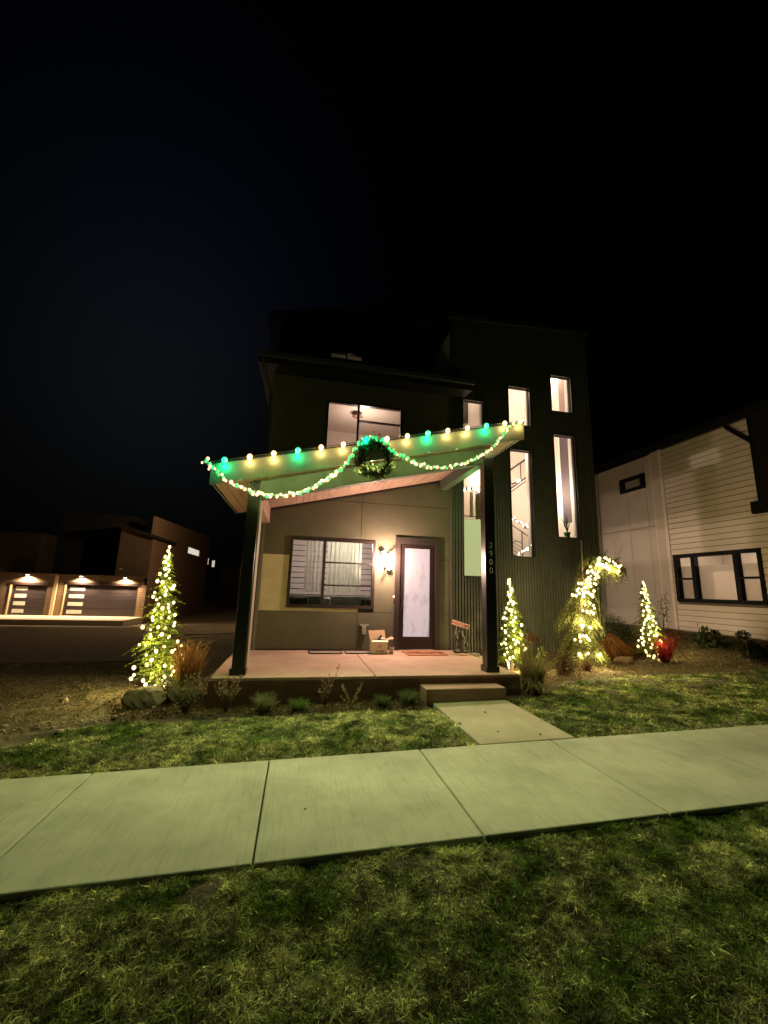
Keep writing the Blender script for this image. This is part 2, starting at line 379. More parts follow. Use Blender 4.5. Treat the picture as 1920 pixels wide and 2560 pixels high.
def window(x0, x1, z0, z1, y=WY, mull=(), trans=(), fw=.05, m=M_frame, parent=H, depth=.10, name='window', lab=None, glass=M_glass):
    fr = MB(); ya, yb = y-.035, y-.035+depth
    holes = []
    vs_ = [x0+fw]+[q for c in mull for q in (c-fw*.5, c+fw*.5)]+[x1-fw]
    for k in range(0, len(vs_), 2):
        zz = [z0+fw]
        for (lo, hi, z) in trans:
            if lo < (vs_[k]+vs_[k+1])/2 < hi: zz += [z-fw*.25, z+fw*.25]
        zz.append(z1-fw); zz.sort()
        for q in range(0, len(zz), 2): holes.append((vs_[k], vs_[k+1], zz[q], zz[q+1]))
    holed(fr, x0, x1, z0, z1, ya, yb, holes)
    w = obj(name, fr, m, parent, bevel=.004)
    if lab: w['label'] = lab
    gl = MB().quad((x0+.02,y+.03,z0+.02),(x1-.02,y+.03,z0+.02),(x1-.02,y+.03,z1-.02),(x0+.02,y+.03,z1-.02))
    obj('glass', gl, glass, w)
    return w
window(*PW, mull=(.565,), trans=((.6, 1.8, 2.31), (.6, 1.8, 1.79)), fw=.065, lab='wide dark framed porch window with one tall pane and three stacked panes')
window(*UW, mull=(1.21,), trans=((1.3, 2.4, 5.86),), fw=.045, lab='upper storey window behind the porch roof')
# door
fm = MB(); holed(fm, 2.25, 3.37, .374, 2.99, WY-.05, WY+.08, [(2.37, 3.25, .36, 2.83)])
DF = obj('door_frame', fm, M_doorframe, H, bevel=.006)
dm = MB(); holed(dm, 2.375, 3.245, .39, 2.82, WY-.01, WY+.05, [(2.48, 3.12, .67, 2.73)])
D = obj('door', dm, M_doorwood, H, bevel=.004)
m = emit('frosted_lit_glass', (.80, .62, .68), .6); nt = m.node_tree; b = nt.nodes['Principled BSDF']; b.inputs['Roughness'].default_value = .35
tc = nt.nodes.new('ShaderNodeTexCoord'); mp = nt.nodes.new('ShaderNodeMapping'); mp.inputs['Scale'].default_value = (2.2, 1, 1.0); mp.inputs['Rotation'].default_value = (0, .7, 0)
n = nt.nodes.new('ShaderNodeTexNoise'); n.inputs['Scale'].default_value = 3.0; n.inputs['Detail'].default_value = 5
cr = nt.nodes.new('ShaderNodeValToRGB'); cr.color_ramp.elements[0].position = .33; cr.color_ramp.elements[1].position = .5
cr.color_ramp.elements[0].color = (.55, .46, .50, 1); cr.color_ramp.elements[1].color = (.86, .68, .74, 1)
nt.links.new(tc.outputs['Object'], mp.inputs['Vector']); nt.links.new(mp.outputs['Vector'], n.inputs['Vector']); nt.links.new(n.outputs['Fac'], cr.inputs['Fac']); nt.links.new(cr.outputs['Color'], b.inputs['Emission Color'])
b.inputs['Base Color'].default_value = (.13, .12, .125, 1)
obj('frosted_glass', MB().box(2.475, 3.125, WY+.012, WY+.02, .665, 2.735), m, D)
hd = MB().box(2.415, 2.455, WY-.03, WY-.0105, 1.25, 1.52); hd.tube([(2.435,WY-.03,1.33),(2.435,WY-.07,1.33),(2.435,WY-.07,1.47),(2.435,WY-.03,1.47)], .008, 6)
obj('handle', hd, mat('oil_bronze', (.08, .05, .03), .35, metal=.8), D)

# corrugated tower
TX0, TX1, TZ1 = 3.68, 7.83, 9.15
tw = [(4.00, 4.60, 2.13, 4.95), (4.00, 4.60, 5.5, 6.79), (5.33, 5.96, 2.67, 5.53), (5.33, 5.97, 6.26, 7.37), (6.67, 7.32, 3.24, 6.10), (6.66, 7.30, 6.81, 7.90)]
cm = MB(); pitch = .0755; nr = int((TX1-TX0)/pitch)
prof = [(0, 0), (.034, 0), (.040, -.030), (.069, -.030)]
pts = []
for k in range(nr): pts += [(TX0+k*pitch+a, WY-.014+b) for a, b in prof]
pts.append((TX1, WY-.014))
def topz(x): return TZ1+.05*(x-TX0)
for (xa, ya), (xb, yb) in zip(pts[:-1], pts[1:]):
    xm = (xa+xb)/2; zs_ = [(0.05, topz(xm))]
    for h in tw:
        if h[0] < xm < h[1]: zs_ = [q for (lo, hi) in zs_ for q in ((lo, min(hi, h[2])), (max(lo, h[3]), hi)) if q[1]-q[0] > .01]
    for lo, hi in zs_: cm.quad((xa,ya,lo),(xb,yb,lo),(xb,yb,hi),(xa,ya,hi))
obj('metal_cladding', cm, M_metal, H)
tb = MB(); holed(tb, TX0, TX1, 0, TZ1, WY+.002, WY+.12, tw)
obj('tower_wall', tb, M_wallback, H)
# side wall of the tower facing the neighbour, with two lit side windows
sd = MB(); sh = [(11.53, 14.1, 1.4, 2.94), (11.97, 13.9, 4.12, 4.85), (11.60, 12.13, 5.33, 5.64)]
holed(sd, WY+.13, 16, -.2, TZ1, 0, .1, sh)
sd.v = [(TX1-.1+y, x, z) for x, y, z in sd.v]
obj('tower_side_wall', sd, M_dark, H)
for q in sh:
    fr = MB(); holed(fr, q[0], q[1], q[2], q[3], 0, .08, [(q[0]+.05, q[1]-.05, q[2]+.05, q[3]-.05)]); fr.v = [(TX1-.06+y, x, z) for x, y, z in fr.v]
    obj('side_window', fr, M_frame, H)
obj('tower_corner_trim', MB().box(TX1-.02, TX1+.05, WY-.05, WY+.12, 0, topz(TX1)), M_dark, H)
obj('tower_corner_trim', MB().box(TX0-.03, TX0+.012, WY-.045, WY-.0125, .37, 6.9), M_metal, H)
obj('tower_roof', MB().slope(TX0-.1, TX1+.15, WY-.12, 14, lambda x, y: topz(x)+.01, lambda x, y: topz(x)+.16), M_roof, H)
labs = ['lower stair window behind the right porch column', 'upper stair window above the porch roof, nearest the porch', 'tall middle stair window with lit garland inside',
        'short middle stair window', 'tall stair window nearest the neighbour, with a potted plant', 'highest stair window, nearest the neighbour']
for h, lb in zip(tw, labs):
    window(h[0]-.03, h[1]+.03, h[2]-.03, h[3]+.03, fw=.03, y=WY-.012, m=M_frame, lab=lb)
# interior of tower
IR = MB()
y0, y1 = WY+.125, 11.6
IR.quad((TX0+.05,y1,.3),(TX1-.12,y1,.3),(TX1-.12,y1,8.9),(TX0+.05,y1,8.9))
IR.quad((TX0+.02,y0,.3),(TX0+.02,y1,.3),(TX0+.02,y1,8.9),(TX0+.02,y0,8.9))
IR.quad((TX0+.02,y0,8.9),(TX0+.02,y1,8.9),(TX1-.12,y1,8.9),(TX1-.12,y0,8.9))
IR.quad((TX0+.02,y0,.3),(TX1-.12,y0,.3),(TX1-.12,y1,.3),(TX0+.02,y1,.3))
IR.box(6.36, 6.42, y0, y1, .3, 8.9) if False else None
IR.box(4.85, 4.93, y0+.01, y1, .3, 8.9)
IR.box(7.44, 7.47, y0+.01, y1, .3, 8.9)
IR.quad((TX0-.1,16,0),(TX1,16,0),(TX1,16,9),(TX0-.1,16,9)); IR.quad((TX0-.05,y1+.7,0),(TX0-.05,16,0),(TX0-.05,16,9),(TX0-.05,y1+.7,9))
obj('interior_wall', IR, M_intwall, H)
# lower window blind with its backlight put in as emission, dark hall beyond the tall one
kw = emit('blind_glow', (.62, .66, .30), .72); kw.node_tree.nodes['Principled BSDF'].inputs['Base Color'].default_value = (.2,.2,.12,1); obj('window_blind', MB().box(3.75, 4.84, 9.70, 9.71, .35, 3.60), kw, H)
obj('hall_wall', MB().box(7.425, 7.438, 9.80, 10.18, 3.75, 7.0), M_intdark, H)
obj('hall_wall', MB().box(7.425, 7.438, 9.86, 10.12, 7.1, 8.2), mat('hall_brown', (.30, .20, .17), .8), H)
obj('door_casing', MB().box(7.41, 7.438, 9.74, 9.798, 3.7, 7.1).box(7.41, 7.438, 10.182, 10.24, 3.7, 7.1), M_white, H)
jb = MB()
for h in tw: 
    for xx in (h[0]+.001, h[1]-.012): jb.box(xx, xx+.011, WY+.13, WY+.24, h[2], h[3])
    jb.box(h[0], h[1], WY+.13, WY+.24, h[2]-.012, h[2]-.001)
obj('window_jamb', jb, M_white, H)

# upper roofs
obj('upper_roof', MB().slope(-1.23, 4.04, 8.88, 14, lambda x, y: 6.79+.10*(y-8.88), lambda x, y: 7.03+.10*(y-8.88)), M_roof, H)
G1 = MB().box(-1.25, 4.06, 8.80, 8.88, 6.93, 7.05)
obj('gutter', G1, mat('gutter_paint', (.05, .05, .05), .35), H, bevel=.01)
dsp = MB().tube([(-1.12,8.86,6.9),(-1.1,8.95,6.75),(-.93,9.36,6.3),(-.93,9.38,.3)], .035, 8)
obj('downspout', dsp, M_dark, H)
tf = MB(); TFW = (.47, 1.48, 8.40, 8.68)
holed(tf, -1.0, 5.1, 6.9, 9.3, 11, 11.12, [TFW]); obj('third_storey_wall', tf, M_dark, H)
obj('third_storey_side', MB().box(-1.0, -.88, 11.13, 16, 6.9, 9.2), M_dark, H)
zb3 = lambda x, y: 9.34-.25+(x+1.31)*.254; zt3 = lambda x, y: 9.34+(x+1.31)*.254
obj('third_storey_gable', MB().slope(-1.0, 5.1, 11, 11.12, lambda x, y: 9.302, lambda x, y: max(9.31, zb3(x, y)-.002)), M_dark, H)
obj('third_storey_roof', MB().slope(-1.31, 5.26, 10.6, 16, zb3, zt3), M_roof, H)
window(TFW[0], TFW[1], TFW[2], TFW[3], y=11, mull=(.98,), fw=.04, lab='small paired window of the top storey')
BX = MB().quad((.2,12,8.1),(1.8,12,8.1),(1.8,12,9.2),(.2,12,9.2)); obj('interior_wall', BX, M_intwall, H)

# upper room
UR = MB(); ur = (-.7, 3.6, WY+.125, 12.2, 4.0, 6.62)
def room(mb, x0, x1, ya, yb, z0, z1):
    mb.quad((x0,yb,z0),(x1,yb,z0),(x1,yb,z1),(x0,yb,z1)); mb.quad((x0,ya,z0),(x0,yb,z0),(x0,yb,z1),(x0,ya,z1))
    mb.quad((x1,yb,z0),(x1,ya,z0),(x1,ya,z1),(x1,yb,z1)); mb.quad((x0,ya,z1),(x0,yb,z1),(x1,yb,z1),(x1,ya,z1))
    mb.quad((x0,yb,z0),(x0,ya,z0),(x1,ya,z0),(x1,yb,z0)); return mb
obj('interior_wall', room(UR, *ur), mat('upper_room_paint', (.58, .47, .40), .9), H)
# living room with boarded back wall
lr = (-.7, 3.55, WY+.125, 12.0, .37, 3.1)
LR = room(MB(), *lr); obj('interior_wall', LR, mat('living_room_paint', (.5, .45, .40), .9), H)
sb = MB()
for k in range(17): sb.box(-.69, 3.54, 11.90, 11.93, .45+k*.155, .45+k*.155+.132)
obj('board_backing', MB().box(-.69, 3.54, 11.95, 11.97, .4, 3.08), M_intdark, H)
obj('board_wall', sb, mat('interior_board', (.50, .43, .40), .7), H)

# ------------------------------------------------------------------ porch
rz = lambda x: 3.66+.246*x
PS = obj('porch_slab', MB().box(-1.19, 1.325, 6.70, WY-.02, .0, .372).box(1.333, 3.86, 6.70, WY-.02, 0, .3719), M_porch, H, bevel=.012)
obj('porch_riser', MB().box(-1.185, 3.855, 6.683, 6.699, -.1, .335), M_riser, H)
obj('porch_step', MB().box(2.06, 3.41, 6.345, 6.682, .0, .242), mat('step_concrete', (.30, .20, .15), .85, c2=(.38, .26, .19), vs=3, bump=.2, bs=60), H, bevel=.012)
for x in (-.905, 3.345):
    c = obj('column', MB().box(x, x+.19, 6.87, 7.06, .37, rz(x)+.02 if x < 0 else rz(x)), M_col, H, bevel=.006)
    obj('column_base', MB().box(x-.028, x+.218, 6.842, 7.088, .373, .475), M_col, c, bevel=.01)
    if x > 0:
        for i, ch in enumerate('2900'):
            cu = bpy.data.curves.new('digit', 'FONT'); cu.body = ch; cu.size = .195; cu.extrude = .004; cu.align_x = 'CENTER'; cu.offset = -.0035
            ob = bpy.data.objects.new('digit', cu); col.objects.link(ob)
            bpy.context.view_layer.update()
            me = bpy.data.meshes.new_from_object(ob); bpy.data.objects.remove(ob)
            me.name = 'digit'
            Mx = Matrix.Translation((x+.105, 6.864, 2.55-i*.155)) @ Matrix.Rotation(rad(90), 4, 'X') @ Matrix.Scale(.8, 4)
            me.transform(Mx); link('digit', me, mat('brushed_steel', (.75, .73, .68), .4, metal=.0), c)
obj('column_lit_strip', MB().box(-.713, -.690, 6.90, 7.26, .373, 3.15), mat('lit_strip_tone', (.42, .33, .28), .4), H)  # added pale board standing in for the lit inner face of the column
# beams
bb = lambda x, y: 3.34+.25*x
BF = MB().slope(-.715+.001, 3.344, 6.89, 7.04, bb, lambda x, y: rz(x)-.002)
obj('front_beam', BF, M_beam, H)
obj('side_beam', MB().slope(-.905, -.72, 7.061, WY-.02, lambda x, y: 3.14, lambda x, y: rz(x)-.003), M_plank, H)
obj('side_beam', MB().slope(3.36, 3.535, 7.061, WY-.05, lambda x, y: 4.24, lambda x, y: rz(x)-.003), M_beam, H)
# roof: ceiling boards, deck, fascia
RF = obj('porch_roof', MB().slope(-1.42, 3.95, 6.50, WY-.06, lambda x, y: rz(x)+.03, lambda x, y: rz(x)+.26), M_roof, H)
cb = MB(); k = 0; x = -1.40
while x < 3.9:
    cb.slope(x, min(x+.132, 3.93), 6.502, WY-.06, lambda x, y: rz(x)+.002, lambda x, y: rz(x)+.028); x += .14
obj('ceiling_board', cb, M_plank, RF)
obj('fascia', MB().slope(-1.44, 3.97, 6.462, 6.498, lambda x, y: rz(x)-.055, lambda x, y: rz(x)+.27), M_fascia, RF, bevel=.004)
obj('rake_board', MB().slope(-1.445, -1.422, 6.50, WY-.06, lambda x, y: rz(-1.42)-.01, lambda x, y: rz(-1.42)+.27), M_fascia, RF)
obj('rake_board', MB().slope(3.952, 3.975, 6.50, WY-.06, lambda x, y: rz(3.95)-.01, lambda x, y: rz(3.95)+.27), M_fascia, RF)
obj('drip_edge', MB().slope(-1.45, 3.98, 6.44, 6.52, lambda x, y: rz(x)+.272, lambda x, y: rz(x)+.285), M_roof, RF)
obj('wall_flashing', MB().slope(-.85, 3.5, WY-.05, WY-.014, lambda x, y: rz(x)-.05, lambda x, y: rz(x)-.001), M_frame, H)

# ------------------------------------------------------------------ lights helper
def lamp(name, kind, loc, W, c, parent=None, size=.03, **kw):
    L = bpy.data.lights.new(name, kind); L.energy = W; L.color = c
    if kind in ('POINT', 'SPOT'): L.shadow_soft_size = size
    for k_, v_ in kw.items(): setattr(L, k_, v_)
    o = bpy.data.objects.new(name, L); col.objects.link(o); o.location = loc
    if parent: o.parent = parent; o.matrix_parent_inverse = Matrix.Translation(-parent.location)
    return o
def aim(o, d): o.rotation_euler = Vector(d).to_track_quat('-Z', 'Y').to_euler()
WARM = (1, .74, .42)

# ------------------------------------------------------------------ wall lamp beside the door
S = thing('wall_sconce', 'bright two-shade wall light between the porch window and the door', 'wall light', (2.06, WY-.01, 2.4))
m_br = mat('sconce_bronze', (.22, .11, .07), .35, metal=.6)
obj('back_plate', MB().box(2.02, 2.10, WY-.035, WY-.0125, 2.22, 2.58), m_br, S, bevel=.005)
ry = Matrix.Rotation(rad(42), 3, 'Y')
m_sh = emit('sconce_glow', (1, .86, .72), 9)
obj('shade', MB().tube([(1.93,WY-.13,2.62),(1.99,WY-.13,2.50)], [.055,.055], 12), m_sh, S, True)
obj('shade', MB().tube([(2.05,WY-.13,2.32),(2.11,WY-.13,2.20)], [.055,.055], 12), m_sh, S, True)
obj('arm', MB().rbox((2.10,WY-.17,2.58), (.20,.02,.035), Matrix.Rotation(rad(-42), 3, 'Y')).rbox((2.075,WY-.09,2.52), (.03,.14,.03), Matrix.Identity(3)), m_br, S)
obj('arm', MB().rbox((1.995,WY-.17,2.17), (.13,.02,.03), Matrix.Rotation(rad(-62), 3, 'Y')).rbox((2.0,WY-.09,2.25), (.03,.14,.03), Matrix.Identity(3)), m_br, S)
lamp('sconce_lamp', 'POINT', (2.03, WY-.42, 2.42), 330, (1, .66, .50), S, .07)

# doorbell
B = thing('doorbell', 'small glowing doorbell on the wall left of the door', 'doorbell', (2.235, WY-.02, 1.5))
obj('bell_plate', MB().box(2.215, 2.245, WY-.03, WY-.0125, 1.46, 1.60), mat('bell_brass', (.3, .15, .06), .4, metal=.6), B, bevel=.004)
obj('bell_button', MB().ball((2.23,WY-.034,1.575), .016, .008, .016), emit('bell_glow', (1, .8, .5), 8), B)
# outlet box with plugged adapter and cord
O = thing('outdoor_outlet', 'covered wall outlet with a plugged adapter above the cardboard box', 'outlet', (1.54, WY-.02, .85))
obj('cover', MB().box(1.455, 1.66, WY-.05, WY-.0125, .905, .94), mat('outlet_grey', (.25, .24, .2), .6), O)
obj('adapter', MB().box(1.50, 1.60, WY-.09, WY-.0125, .72, .90), mat('outlet_grey', (.2, .2, .2), .6), O, bevel=.008)
obj('cord', MB().tube([(1.54,WY-.06,.73),(1.53,WY-.08,.62),(1.47,WY-.07,.52),(1.44,WY-.06,.42),(1.42,WY-.1,.385),(1.25,WY-.14,.385),(.9,WY-.1,.384)], .012, 6), M_black, O)

# ------------------------------------------------------------------ porch things
def text_mesh(s, size, ext=.001, align='CENTER', bold=0):
    cu = bpy.data.curves.new('lettering', 'FONT'); cu.body = s; cu.size = size; cu.extrude = ext; cu.align_x = align; cu.align_y = 'CENTER'; cu.offset = bold
    ob = bpy.data.objects.new('lettering', cu); col.objects.link(ob); bpy.context.view_layer.update()
    me = bpy.data.meshes.new_from_object(ob); bpy.data.objects.remove(ob); me.name = 'lettering'; return me
# boot trays
for k, (x0, x1, lb) in enumerate(((.34, 1.03, 'empty black rimmed boot tray left on the porch, under the window'), (1.10, 1.95, 'black rimmed boot tray behind the cardboard box'))):
    t = MB(); ya, yb = 8.86, 9.25
    t.box(x0+.02, x1-.02, ya+.02, yb-.02, .374, .380)
    tr = obj('boot_tray', t, mat('tray_inner', (.30, .25, .22), .5)); tag(tr, lb, 'boot tray', 'boot trays along the wall')
    rim = MB()
    P = [(x0+.04,ya),(x1-.04,ya),(x1,ya+.04),(x1,yb-.04),(x1-.04,yb),(x0+.04,yb),(x0,yb-.04),(x0,ya+.04)]
    rim.tube([(px_, py_, .388) for px_, py_ in P+P[:1]], .013, 6); obj('rim', rim, M_black, tr)
# cardboard box
M_card = mat('cardboard', (.45, .30, .19), .8, c2=(.52, .36, .23), vs=7)
M_cardw = mat('white_carton', (.70, .60, .45), .7, c2=(.75, .66, .5), vs=6)
C = thing('cardboard_box', 'open printed cardboard box standing on the second boot tray', 'box', (1.80, 8.93, .385))
bx0, bx1, by0, by1, bz0, bz1 = 1.64, 1.99, 8.84, 9.06, .385, .66
bd = MB()
bd.box(bx0, bx1, by0, by0+.006, bz0, bz1).box(bx0, bx1, by1-.006, by1, bz0, bz1).box(bx0, bx0+.006, by0+.0065, by1-.0065, bz0, bz1).box(bx1-.006, bx1, by0+.0065, by1-.0065, bz0, bz1).box(bx0+.01, bx1-.01, by0+.01, by1-.01, bz0, bz0+.006)
obj('carton', bd, M_cardw, C)
obj('flap', MB().hexa([(bx0,by1-.004,bz1),(bx1,by1-.004,bz1),(bx1,by1,bz1),(bx0,by1,bz1),(bx0-.03,by1+.06,bz1+.17),(bx1-.02,by1+.06,bz1+.19),(bx1-.02,by1+.065,bz1+.19),(bx0-.03,by1+.065,bz1+.17)]), M_card, C)
obj('flap', MB().hexa([(bx0,by0,bz1),(bx1,by0,bz1),(bx1,by0+.004,bz1),(bx0,by0+.004,bz1),(bx0-.01,by0-.05,bz1-.03),(bx1+.01,by0-.05,bz1-.03),(bx1+.01,by0-.045,bz1-.025),(bx0-.01,by0-.045,bz1-.025)]), M_cardw, C)
obj('flap', MB().hexa([(bx1,by0,bz1),(bx1+.14,by0,bz1+.03),(bx1+.14,by1,bz1+.05),(bx1,by1,bz1),(bx1,by0,bz1+.004),(bx1+.14,by0,bz1+.034),(bx1+.14,by1,bz1+.054),(bx1,by1,bz1+.004)]), M_card, C)
obj('contents', MB().ball((1.84,8.95,bz1+.0), .055, .05, .07).ball((1.86,8.93,bz1+.07), .03), mat('dark_toy', (.05, .03, .035), .6), C, True)
obj('contents', MB().ball((1.87,8.90,bz1+.01), .03, .03, .045).ball((1.93,8.96,bz1), .03, .03, .03), M_white, C, True)
me = text_mesh('BLUMER', .05, .0008, bold=.001); me.transform(Matrix.Translation((1.83, by0-.001, .435)) @ Matrix.Rotation(rad(90), 4, 'X')); link('lettering', me, mat('print_brown', (.08, .05, .035), .7), C)
em = MB()
em.add([(1.81,by0-.0015,.50),(1.835,by0-.0015,.60),(1.86,by0-.0015,.50),(1.835,by0-.0015,.515)], [(0,3,1),(3,2,1)])
em.quad((1.76,by0-.0012,.488),(1.90,by0-.0012,.488),(1.90,by0-.0012,.494),(1.76,by0-.0012,.494))
em.add([(1.775,by0-.0015,.51),(1.795,by0-.0015,.56),(1.805,by0-.0015,.51)], [(0,2,1)])
obj('emblem', em, mat('print_grey', (.30, .24, .17), .7), C)
cup = MB().lathe([(.040,0),(.044,.0),(.058,.115),(.061,.12),(.061,.128),(.053,.128),(.04,.02)], (2.10,8.93,.372), 18)
tag(obj('paper_cup', cup, mat('cup_paper', (.60, .56, .47), .6), smooth=True), 'white paper cup on the porch floor beside the cardboard box', 'cup')
# door mat
M_coir = mat('coir', (.42, .17, .075), .95, c2=(.50, .21, .10), vs=30, bump=.6, bs=300)
dmt = obj('door_mat', MB().box(2.40, 3.30, 8.62, 9.20, .374, .394), M_coir, bevel=.006); tag(dmt, 'orange-brown coir mat with black lettering in front of the door', 'door mat')
me = text_mesh('welcome', .26, .0008, bold=.006); me.transform(Matrix.Translation((2.85, 8.90, .3955)) @ Matrix.Diagonal((.85, 1.7, 1, 1))); link('lettering', me, mat('mat_ink', (.03, .015, .012), .9), dmt)

# bear statue with sign
bear = thing('bear_statue', 'black carved bear figure holding a small wooden greeting sign by the tower wall', 'statue', (3.62, 8.82, .372))
M_bear = mat('carved_black', (.03, .027, .023), .45, c2=(.20, .175, .14), vs=9, vd=3, bump=.5, bs=25, thr=(.5, .75))
bm = MB()
def skin(name, V, E_, rr, m, parent, lvl=2, root=0):
    me = bpy.data.meshes.new(name); me.from_pydata(V, E_, []); me.update()
    me.materials.append(m); o = link(name, me, None, parent)
    s = o.modifiers.new('skin', 'SKIN'); s.use_smooth_shade = True
    for i, q in enumerate(rr): me.skin_vertices[0].data[i].radius = (q, q)
    me.skin_vertices[0].data[root].use_root = True
    ss_ = o.modifiers.new('sub', 'SUBSURF'); ss_.levels = lvl; ss_.render_levels = lvl
    return o
# seated bear: rump, chest, neck, head, muzzle, arms, legs
V = [(3.66,8.85,.47),(3.67,8.85,.60),(3.66,8.84,.71),(3.655,8.82,.79),(3.645,8.80,.86),(3.63,8.73,.845),
     (3.58,8.80,.70),(3.53,8.77,.74),(3.505,8.75,.84),(3.75,8.82,.70),(3.78,8.78,.62),(3.77,8.74,.54),
     (3.60,8.80,.44),(3.50,8.74,.45),(3.43,8.70,.47),(3.72,8.80,.43),(3.76,8.72,.42),(3.79,8.67,.46)]
E_ = [(0,1),(1,2),(2,3),(3,4),(4,5),(2,6),(6,7),(7,8),(2,9),(9,10),(10,11),(0,12),(12,13),(13,14),(0,15),(15,16),(16,17)]
rr = [.10,.105,.085,.06,.068,.03,.042,.034,.028,.042,.036,.03,.062,.045,.04,.06,.045,.04]
skin('body', V, E_, rr, M_bear, bear)
obj('ear', MB().ball((3.605,8.80,.925), .022, .012, .024), M_bear, bear, True); obj('ear', MB().ball((3.69,8.80,.925), .022, .012, .024), M_bear, bear, True)
obj('pole', MB().tube([(3.50,8.74,.80),(3.535,8.74,1.0)], .010, 6), mat('stick_wood', (.35, .25, .15), .8), bear)
obj('slab_base', MB().lathe([(.20,0),(.21,.01),(.20,.03),(.17,.035)], (3.62,8.80,.373), 24), mat('wood_slice', (.45, .30, .17), .8), bear)
RS = Matrix.Rotation(rad(-38), 3, 'Z') @ Matrix.Rotation(rad(14), 3, 'Y')
sg = obj('sign_board', MB().rbox((3.615,8.72,1.02), (.40,.018,.10), RS), mat('pine_board', (.82, .50, .36), .6), bear, bevel=.004)
me = text_mesh('WELCOME', .085, .001, bold=.0015); me.transform(Matrix.Translation(Vector((3.615,8.72,1.02))+RS@Vector((0,-.0105,0))) @ RS.to_4x4() @ Matrix.Rotation(rad(90), 4, 'X')); link('lettering', me, mat('burnt_letters', (.14, .05, .03), .8), sg)
# pebble strip right of the statue
pb = MB()
for k in range(70):
    x = 3.75+R.random()*.5; y = 8.2+R.random()*1.15
    if x < 3.88 and y < 8.9: x = 3.88+R.random()*.3
    s_ = .02+R.random()*.03; pb.ball((x,y,(.375 if x < 3.86 else .30)+s_*.3), s_, s_*.8, s_*.6, 6, 4)
tag(obj('river_pebbles', pb, mat('pebble', (.25, .22, .14), .8, c2=(.4, .36, .24), vs=8)), 'loose pebbles between the porch slab and the tower wall', 'pebbles', kind='stuff')
obj('soil_infill', MB().box(3.865, 5.0, 7.6, WY-.06, .0, .29), M_soil) if False else None

# ------------------------------------------------------------------ indoor things
cur = MB(); n_ = 90
def drape(x0, x1, z0, z1, y, amp=.025, fr_=60, n=90):
    mb = MB(); o = []
    for i in range(n+1):
        x = x0+(x1-x0)*i/n; yy = y+amp*math.sin(x*fr_)+amp*.4*math.sin(x*fr_*2.7)
        mb.v += [(x, yy, z0), (x, yy, z1)]
    for i in range(n): mb.f.append((2*i, 2*i+2, 2*i+3, 2*i+1))
    return mb
def sheer(name, c, tr):
    m = bpy.data.materials.new(name); m.use_nodes = True; nt = m.node_tree; MATS[name] = m
    b = nt.nodes['Principled BSDF']; b.inputs['Base Color'].default_value = (*c, 1); b.inputs['Roughness'].default_value = .9
    t = nt.nodes.new('ShaderNodeBsdfTransparent'); mx = nt.nodes.new('ShaderNodeMixShader'); mx.inputs[0].default_value = tr
    tl = nt.nodes.new('ShaderNodeBsdfTranslucent'); tl.inputs['Color'].default_value = (*c, 1)
    m2 = nt.nodes.new('ShaderNodeMixShader'); m2.inputs[0].default_value = .5
    nt.links.new(b.outputs[0], m2.inputs[1]); nt.links.new(tl.outputs[0], m2.inputs[2])
    nt.links.new(m2.outputs[0], mx.inputs[1]); nt.links.new(t.outputs[0], mx.inputs[2]); nt.links.new(mx.outputs[0], nt.nodes['Material Output'].inputs['Surface']); return m
M_sheer = sheer('sheer_fabric', (.68, .70, .58), .35)
tag(obj('sheer_curtain', drape(.66, 1.48, 1.62, 2.82, WY+.25), M_sheer, smooth=True), 'translucent gathered curtain behind the right panes of the porch window', 'curtain', 'sheer curtains in the porch window')
tag(obj('sheer_curtain', drape(.14, .55, 1.62, 2.82, WY+.28, fr_=70), sheer('thin_sheer', (.62, .60, .52), .6), smooth=True), 'thin see-through curtain behind the tall left pane of the porch window', 'curtain', 'sheer curtains in the porch window')
sf = thing('sofa', 'dark patterned sofa behind the bottom of the porch window', 'sofa', (.5, 10.3, .37))
M_sofa = mat('sofa_fabric', (.045, .035, .03), .9, c2=(.20, .17, .13), vs=18, thr=(.5, .6))
obj('sofa_back', MB().box(-.5, 1.9, 9.95, 10.15, .5, 1.55), mat('sofa_grey', (.20, .19, .17), .9), sf, bevel=.04)
obj('sofa_seat', MB().box(-.5, 1.9, 10.16, 10.8, .45, .8), mat('sofa_grey', (.20, .19, .17), .9), sf, bevel=.04)
for x0, x1, mm_, lb in ((-.18, .28, M_sofa, 'dark patterned cushion'), (.62, .80, M_white, 'pale cushion'), (1.52, 1.80, M_sofa, 'dark patterned cushion')):
    c_ = tag(obj('cushion', MB().box(x0, x1, 9.84, 9.945, 1.25, 1.50), mm_, sf, bevel=.04), lb)
fr_ = thing('picture_frame', 'pale blank framed picture standing low in the right porch window', 'picture', (1.16, 9.82, 1.27))
obj('picture', MB().box(.84, 1.48, 9.80, 9.815, 1.30, 1.52), mat('picture_paper', (.50, .44, .46), .6), fr_)
obj('frame', MB().box(.82, 1.50, 9.816, 9.83, 1.28, 1.54), mat('picture_frame_paint', (.35, .3, .28), .5), fr_)
cl = thing('ceiling_lamp', 'brown dish-shaped ceiling lamp seen through the upper window', 'ceiling lamp', (1.33, 10.6, 6.6))
obj('dish', MB().lathe([(.04,0),(.13,.02),(.145,.04),(.05,.09)], (1.33,10.6,6.46), 24), mat('lamp_brown', (.16, .085, .05), .5), cl, True)
obj('stem', MB().tube([(1.33,10.6,6.54),(1.33,10.6,6.62)], .02, 8), mat('lamp_brown', (.16, .085, .05), .5), cl)

